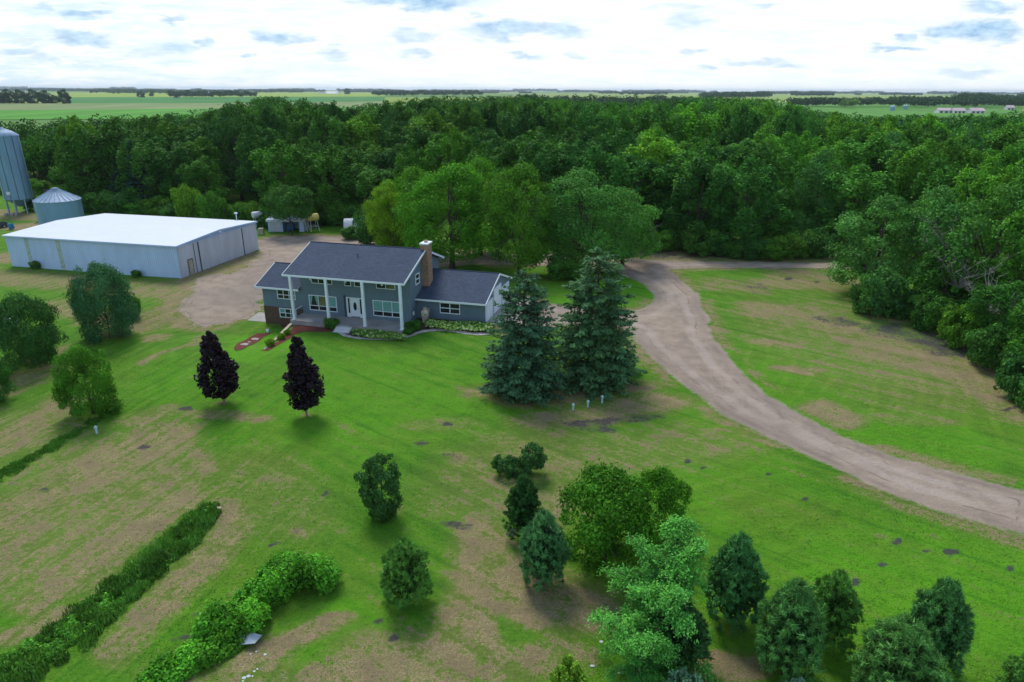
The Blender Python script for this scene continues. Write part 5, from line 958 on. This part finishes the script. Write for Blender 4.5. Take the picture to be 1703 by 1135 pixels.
def wagon(x, y, ang, mat, lab, s=1.0):
    P = G(x, y); e = empty('farm_wagon', (P[0], P[1], 0), ang, lab, 'wagon'); m = MB(); m.box(-1.1*s, 1.1*s, -.6*s, .6*s, .5*s, .58*s)
    for a in ((-1.1, 1.1, -.62, -.56), (-1.1, 1.1, .56, .62), (-1.12, -1.06, -.55, .55), (1.06, 1.12, -.55, .55)): m.box(a[0]*s, a[1]*s, a[2]*s, a[3]*s, .585*s, 1.2*s)
    m.build('bed', mat, e)
    for sx in (-.7, .7):
        for sy in (-.7, .7): MB().tube([(sx*s, (sy-.07)*s, .35*s), (sx*s, (sy+.07)*s, .35*s)], .35*s, 14).build('wheel', LINE, e)
    MB().tube([(1.1*s, 0, .5*s), (2.0*s, 0, .3*s)], .04, 6).build('drawbar', LINE, e)
wagon(84, 323, .1, DARKM, 'dark wagon in the meadow just above the grain bin'); wagon(3, 379, 1.2, DARKM, 'dark farm implement at the left edge beside the blue barrel', .8)
P = G(70, 372); m = MB(); m.tube([(-.9,0,.2),(.9,.3,1.1)], .14, 8); m.tube([(-.9,0,.2),(-1.3,-.2,0)], .06, 6); m.box(-.4, .2, -.25, .3, .1, .4); tag(m.build('auger', DARKM, None, (P[0], P[1], 0)), 'dark auger lying tilted against the left foot of the grain bin', 'machine')
# pale van at the left edge
P = G(-12, 548); van = empty('van', (P[0], P[1], 0), .25, 'pale van at the left edge, mostly hidden by the spreading tree', 'van')
m = MB(); m.prism([(-2.4,.4),(2.4,.4),(2.45,1.1),(1.6,1.25),(1.0,1.95),(-2.3,2.0),(-2.45,1.2)], None, 'y', -.9, .9); m.build('body', worn('van_paint', (.50,.60,.70), .05, 1, .3), van)
MB().add([(1.03,-.8,1.93),(1.03,.8,1.93),(1.62,.8,1.27),(1.62,-.8,1.27)], [(0,1,2,3)]).build('windscreen', GLASS, van); [MB().box(-1.9, .9, s*.905-.006, s*.905+.006, 1.3, 1.8).build('side_window', GLASS, van) for s in (-1, 1)]
for sx in (-1.5, 1.5):
    for sy in (-.8, .8): MB().tube([(sx, sy-.12, .36), (sx, sy+.12, .36)], .36, 16).build('wheel', LINE, van)
# ------------------------------------------------------------------ farms far away on the right
PINKR = worn('pink_roof', (.52, .40, .42), .1, .3, .7)
def barn(x, y, L, D_, h, rise, ang, lab, bays=4):
    P = G(x, y); e = empty('barn', (P[0], P[1], 0), ang, lab, 'barn'); MB().prism([(0,0),(D_,0),(D_,h),(D_/2,h+rise),(0,h)], None, 'x', 0, L).build('wall', TANKW, e)
    MB().prism([(-.6,h-.25),(D_/2,h+rise),(D_+.6,h-.25),(D_+.6,h),(D_/2,h+rise+.25),(-.6,h)], None, 'x', -.5, L+.5).build('roof', PINKR, e)
    for k in range(bays): a = L*(k+.25)/bays; MB().box(a, a+L/bays*.5, -.12, -.01, 0, h*.75).build('door', LINE, e)
barn(1561, 188.5, 18, 10, 3.2, 2.4, 0, 'pink-roofed white barn in the distance at the right', 3); barn(1586, 188.8, 14, 9, 3.0, 2.8, 0, 'second pink-roofed barn right beside the first one', 3); barn(1615, 189, 16, 10, 3.0, 3.0, 0, 'separate pink-roofed barn, the rightmost far one with dark doors', 3)
barn(1675, 183, 10, 8, 3.0, 3.0, 0, 'small pale far house between trees at the right edge', 2); barn(288, 163, 14, 9, 3, 3.5, 0, 'tiny far house beside the pond at the upper left', 2); barn(1500, 162, 14, 9, 2.6, 2.5, 0, 'tiny white roof showing on the far pale field at the right', 2)
for x, y, r_, h, lab in ((1483.5, 185, 3.4, 5.6, 'far blue grain bin, the larger of two by the meadow at the right'), (1505.5, 182.5, 2.9, 5.0, 'far blue grain bin, the smaller of two by the meadow at the right')):
    P = G(x, y); e = empty('grain_bin', (P[0], P[1], 0), 0, lab, 'grain bin', 'far grain bins at the right'); MB().lathe([(r_,0),(r_,h)], 24).build('wall', GALV, e); MB().lathe([(r_+.2,h),(.3,h+1.6)], 24, smooth=False).build('roof', GALVR, e)
m = MB(); P = G(1665, 155.6); m.tube([(0,0,0),(0,0,60)], [2.0, 1.2], 6); tag(m.build('radio_mast', WHITE, None, (P[0], P[1], 0)), 'faint thin mast on the horizon at the far right', 'mast')
# ------------------------------------------------------------------ sky, sun, air, camera
W = bpy.data.worlds.new('World'); S.world = W; W.use_nodes = True
SUN_EL, SUN_AZ = math.radians(52), math.radians(-20)   # azimuth from +Y towards +X
t = NT('', W); sky = t.n('ShaderNodeTexSky', sky_type='NISHITA'); sky.sun_disc = False; sky.sun_elevation = SUN_EL; sky.sun_rotation = SUN_AZ
sky.air_density = 1.0; sky.dust_density = 1.5; sky.ozone_density = 1.2
d = t.vm('NORMALIZE', t.co('Generated')); sx = t.n('ShaderNodeSeparateXYZ'); t.L(d, sx.inputs[0]); dx, dy, dz = sx.outputs
yy = t.math('MAXIMUM', dy, .02); a = t.math('DIVIDE', dx, yy); b = t.math('DIVIDE', dz, yy)
cb = t.n('ShaderNodeCombineXYZ'); t.L(a, cb.inputs[0]); t.L(b, cb.inputs[1]); ab = cb.outputs[0]
n3 = t.noise(t.mapping(ab, (1, 3.5, 1)), 14, 6, .62, out='Color'); wv = t.vm('MULTIPLY', t.vm('SUBTRACT', n3, (.5, .5, .5)), (.105, .042, 0)); abw = t.vm('ADD', ab, wv)
CL = [(690,0,108,13,1),(700,8,45,9,.6),(468,58,52,11,.9),(430,51,22,6,.7),(512,62,20,6,.6),(845,49,82,12,.85),(932,50,55,13,.75),(135,64,52,12,.85),(30,86,52,8,.6),(70,99,40,7,.45),(75,8,20,8,.6),(143,19,38,7,.8),(300,34,28,6,.7),(298,82,32,9,.65),(340,68,14,9,.7),(406,87,8,5,.8),(550,88,30,9,.65),(556,96,24,5,.5),(692,55,52,9,.6),(692,86,28,8,.65),(790,28,25,5,.5),
 (1150,36,40,16,.5),(1130,12,70,5,.35),(1275,12,32,5,.5),(1148,89,14,7,.6),(1262,100,66,7,.5),(1312,110,26,6,.55),(1173,114,18,5,.6),(1645,50,85,15,1),(1590,56,70,12,.9),(1660,11,50,9,.8),(1486,81,38,5,.8),(1498,63,20,8,.8),(1620,121,55,8,.5),(875,94,30,6,.6),(960,90,18,6,.5),(40,70,36,6,.35),(160,100,60,6,.3),(240,90,40,8,.35)]
m = None
for x, y, rx, ry, s in CL:
    r_ = ray(x, y); ca, cbv = r_[0]/r_[1], r_[2]/r_[1]; k = 1/FPX/math.cos(PITCH)**.5
    L_ = t.vm('LENGTH', t.vm('MULTIPLY', t.vm('SUBTRACT', abw, (ca, cbv, 0)), (1/(rx*k), 1/(ry*k*1.05), 0))); v = t.mapr(L_, .35, 1.2, s, 0, smooth=True); m = v if m is None else t.math('MAXIMUM', m, v)
# elsewhere in the dome: broken cloud from noise on a flat cloud layer
zz = t.math('ADD', t.math('ABSOLUTE', dz), .12); pl = t.n('ShaderNodeCombineXYZ'); t.L(t.math('DIVIDE', dx, zz), pl.inputs[0]); t.L(t.math('DIVIDE', dy, zz), pl.inputs[1])
nb_ = t.noise(pl.outputs[0], 1.3, 6, .6); gen = t.mapr(nb_, .54, .68, 0, .75, smooth=True)
gate = t.mapr(t.math('MULTIPLY', dz, t.mapr(dy, .0, .2)), .10, .22); gate = t.math('MAXIMUM', gate, t.mapr(dy, .35, .1)); m = t.math('MAXIMUM', m, t.math('MULTIPLY', gen, gate))
thin = t.noise(t.mapping(ab, (1, 7, 1)), 9, 6, .7); left = t.mapr(a, -.15, -.75)
white = t.mix(t.math('MULTIPLY', t.mapr(thin, .40, .66), t.math('ADD', .6, t.math('MULTIPLY', left, .9))), (9.6, 9.75, 9.8), (6.7, 8.2, 9.1))
tex = t.noise(t.mapping(ab, (1, 2.2, 1)), 40, 5, .6); dark = t.mix(t.mapr(tex, .35, .68), (2.7, 4.7, 7.1), (5.8, 7.8, 9.4))
c = t.mix(m, white, dark)
cloud_amt = t.mapr(dz, .0, 1.0, .96, .80); col = t.mix(cloud_amt, sky.outputs[0], c); col = t.mix(t.mapr(dz, -.02, -.0, 1, 0), col, (5, 5.4, 5.6))
zen = t.mix(t.mapr(dz, .12, .5), (1, 1, 1), (.48, .61, .84)); col = t.mix(1.0, col, zen, 'MULTIPLY')
bg = t.n('ShaderNodeBackground'); t.L(col, bg.inputs[0]); bg.inputs[1].default_value = .10; ow = t.n('ShaderNodeOutputWorld'); t.L(bg.outputs[0], ow.inputs[0])
sun = bpy.data.lights.new('sun', 'SUN'); sun.energy = 2.9; sun.angle = math.radians(22); sun.color = (1, .95, .86); so = bpy.data.objects.new('sun', sun); COL.objects.link(so)
sd = Vector((math.cos(SUN_EL)*math.sin(SUN_AZ), math.cos(SUN_EL)*math.cos(SUN_AZ), math.sin(SUN_EL))); so.rotation_euler = sd.to_track_quat('Z', 'Y').to_euler()
HAZE = 5e-5
if HAZE:
    hm = bpy.data.materials.new('haze_air'); hm.use_nodes = True; nt = hm.node_tree; nt.nodes.clear(); pv = nt.nodes.new('ShaderNodeVolumePrincipled'); pv.inputs['Color'].default_value = (.72, .86, 1, 1); pv.inputs['Density'].default_value = HAZE; pv.inputs['Anisotropy'].default_value = .2; oo = nt.nodes.new('ShaderNodeOutputMaterial'); nt.links.new(pv.outputs[0], oo.inputs['Volume'])
    X_ = float(max(abs(xs[0]), abs(xs[-1])))+50; tag(MB().box(-X_, X_, float(ys[0])-50, float(ys[-1])+50, -3.0, 75).build('haze', hm), kind='stuff')
cam = bpy.data.cameras.new('camera'); co_ = bpy.data.objects.new('camera', cam); COL.objects.link(co_); cam.sensor_width = 36; cam.lens = 36*FPX/PW; cam.clip_end = 60000; cam.clip_start = .1
from mathutils import Matrix
R3 = Matrix(((R2[0], U2[0], -_f[0]), (R2[1], U2[1], -_f[1]), (R2[2], U2[2], -_f[2]))); co_.matrix_world = Matrix.Translation((0, 0, HC)) @ R3.to_4x4(); S.camera = co_
S.view_settings.view_transform = 'Standard'; S.view_settings.look = 'None'; S.view_settings.gamma = 1; S.view_settings.exposure = .25
S.cycles.max_bounces = 5; S.cycles.diffuse_bounces = 3; S.cycles.transmission_bounces = 3; S.cycles.volume_bounces = 0
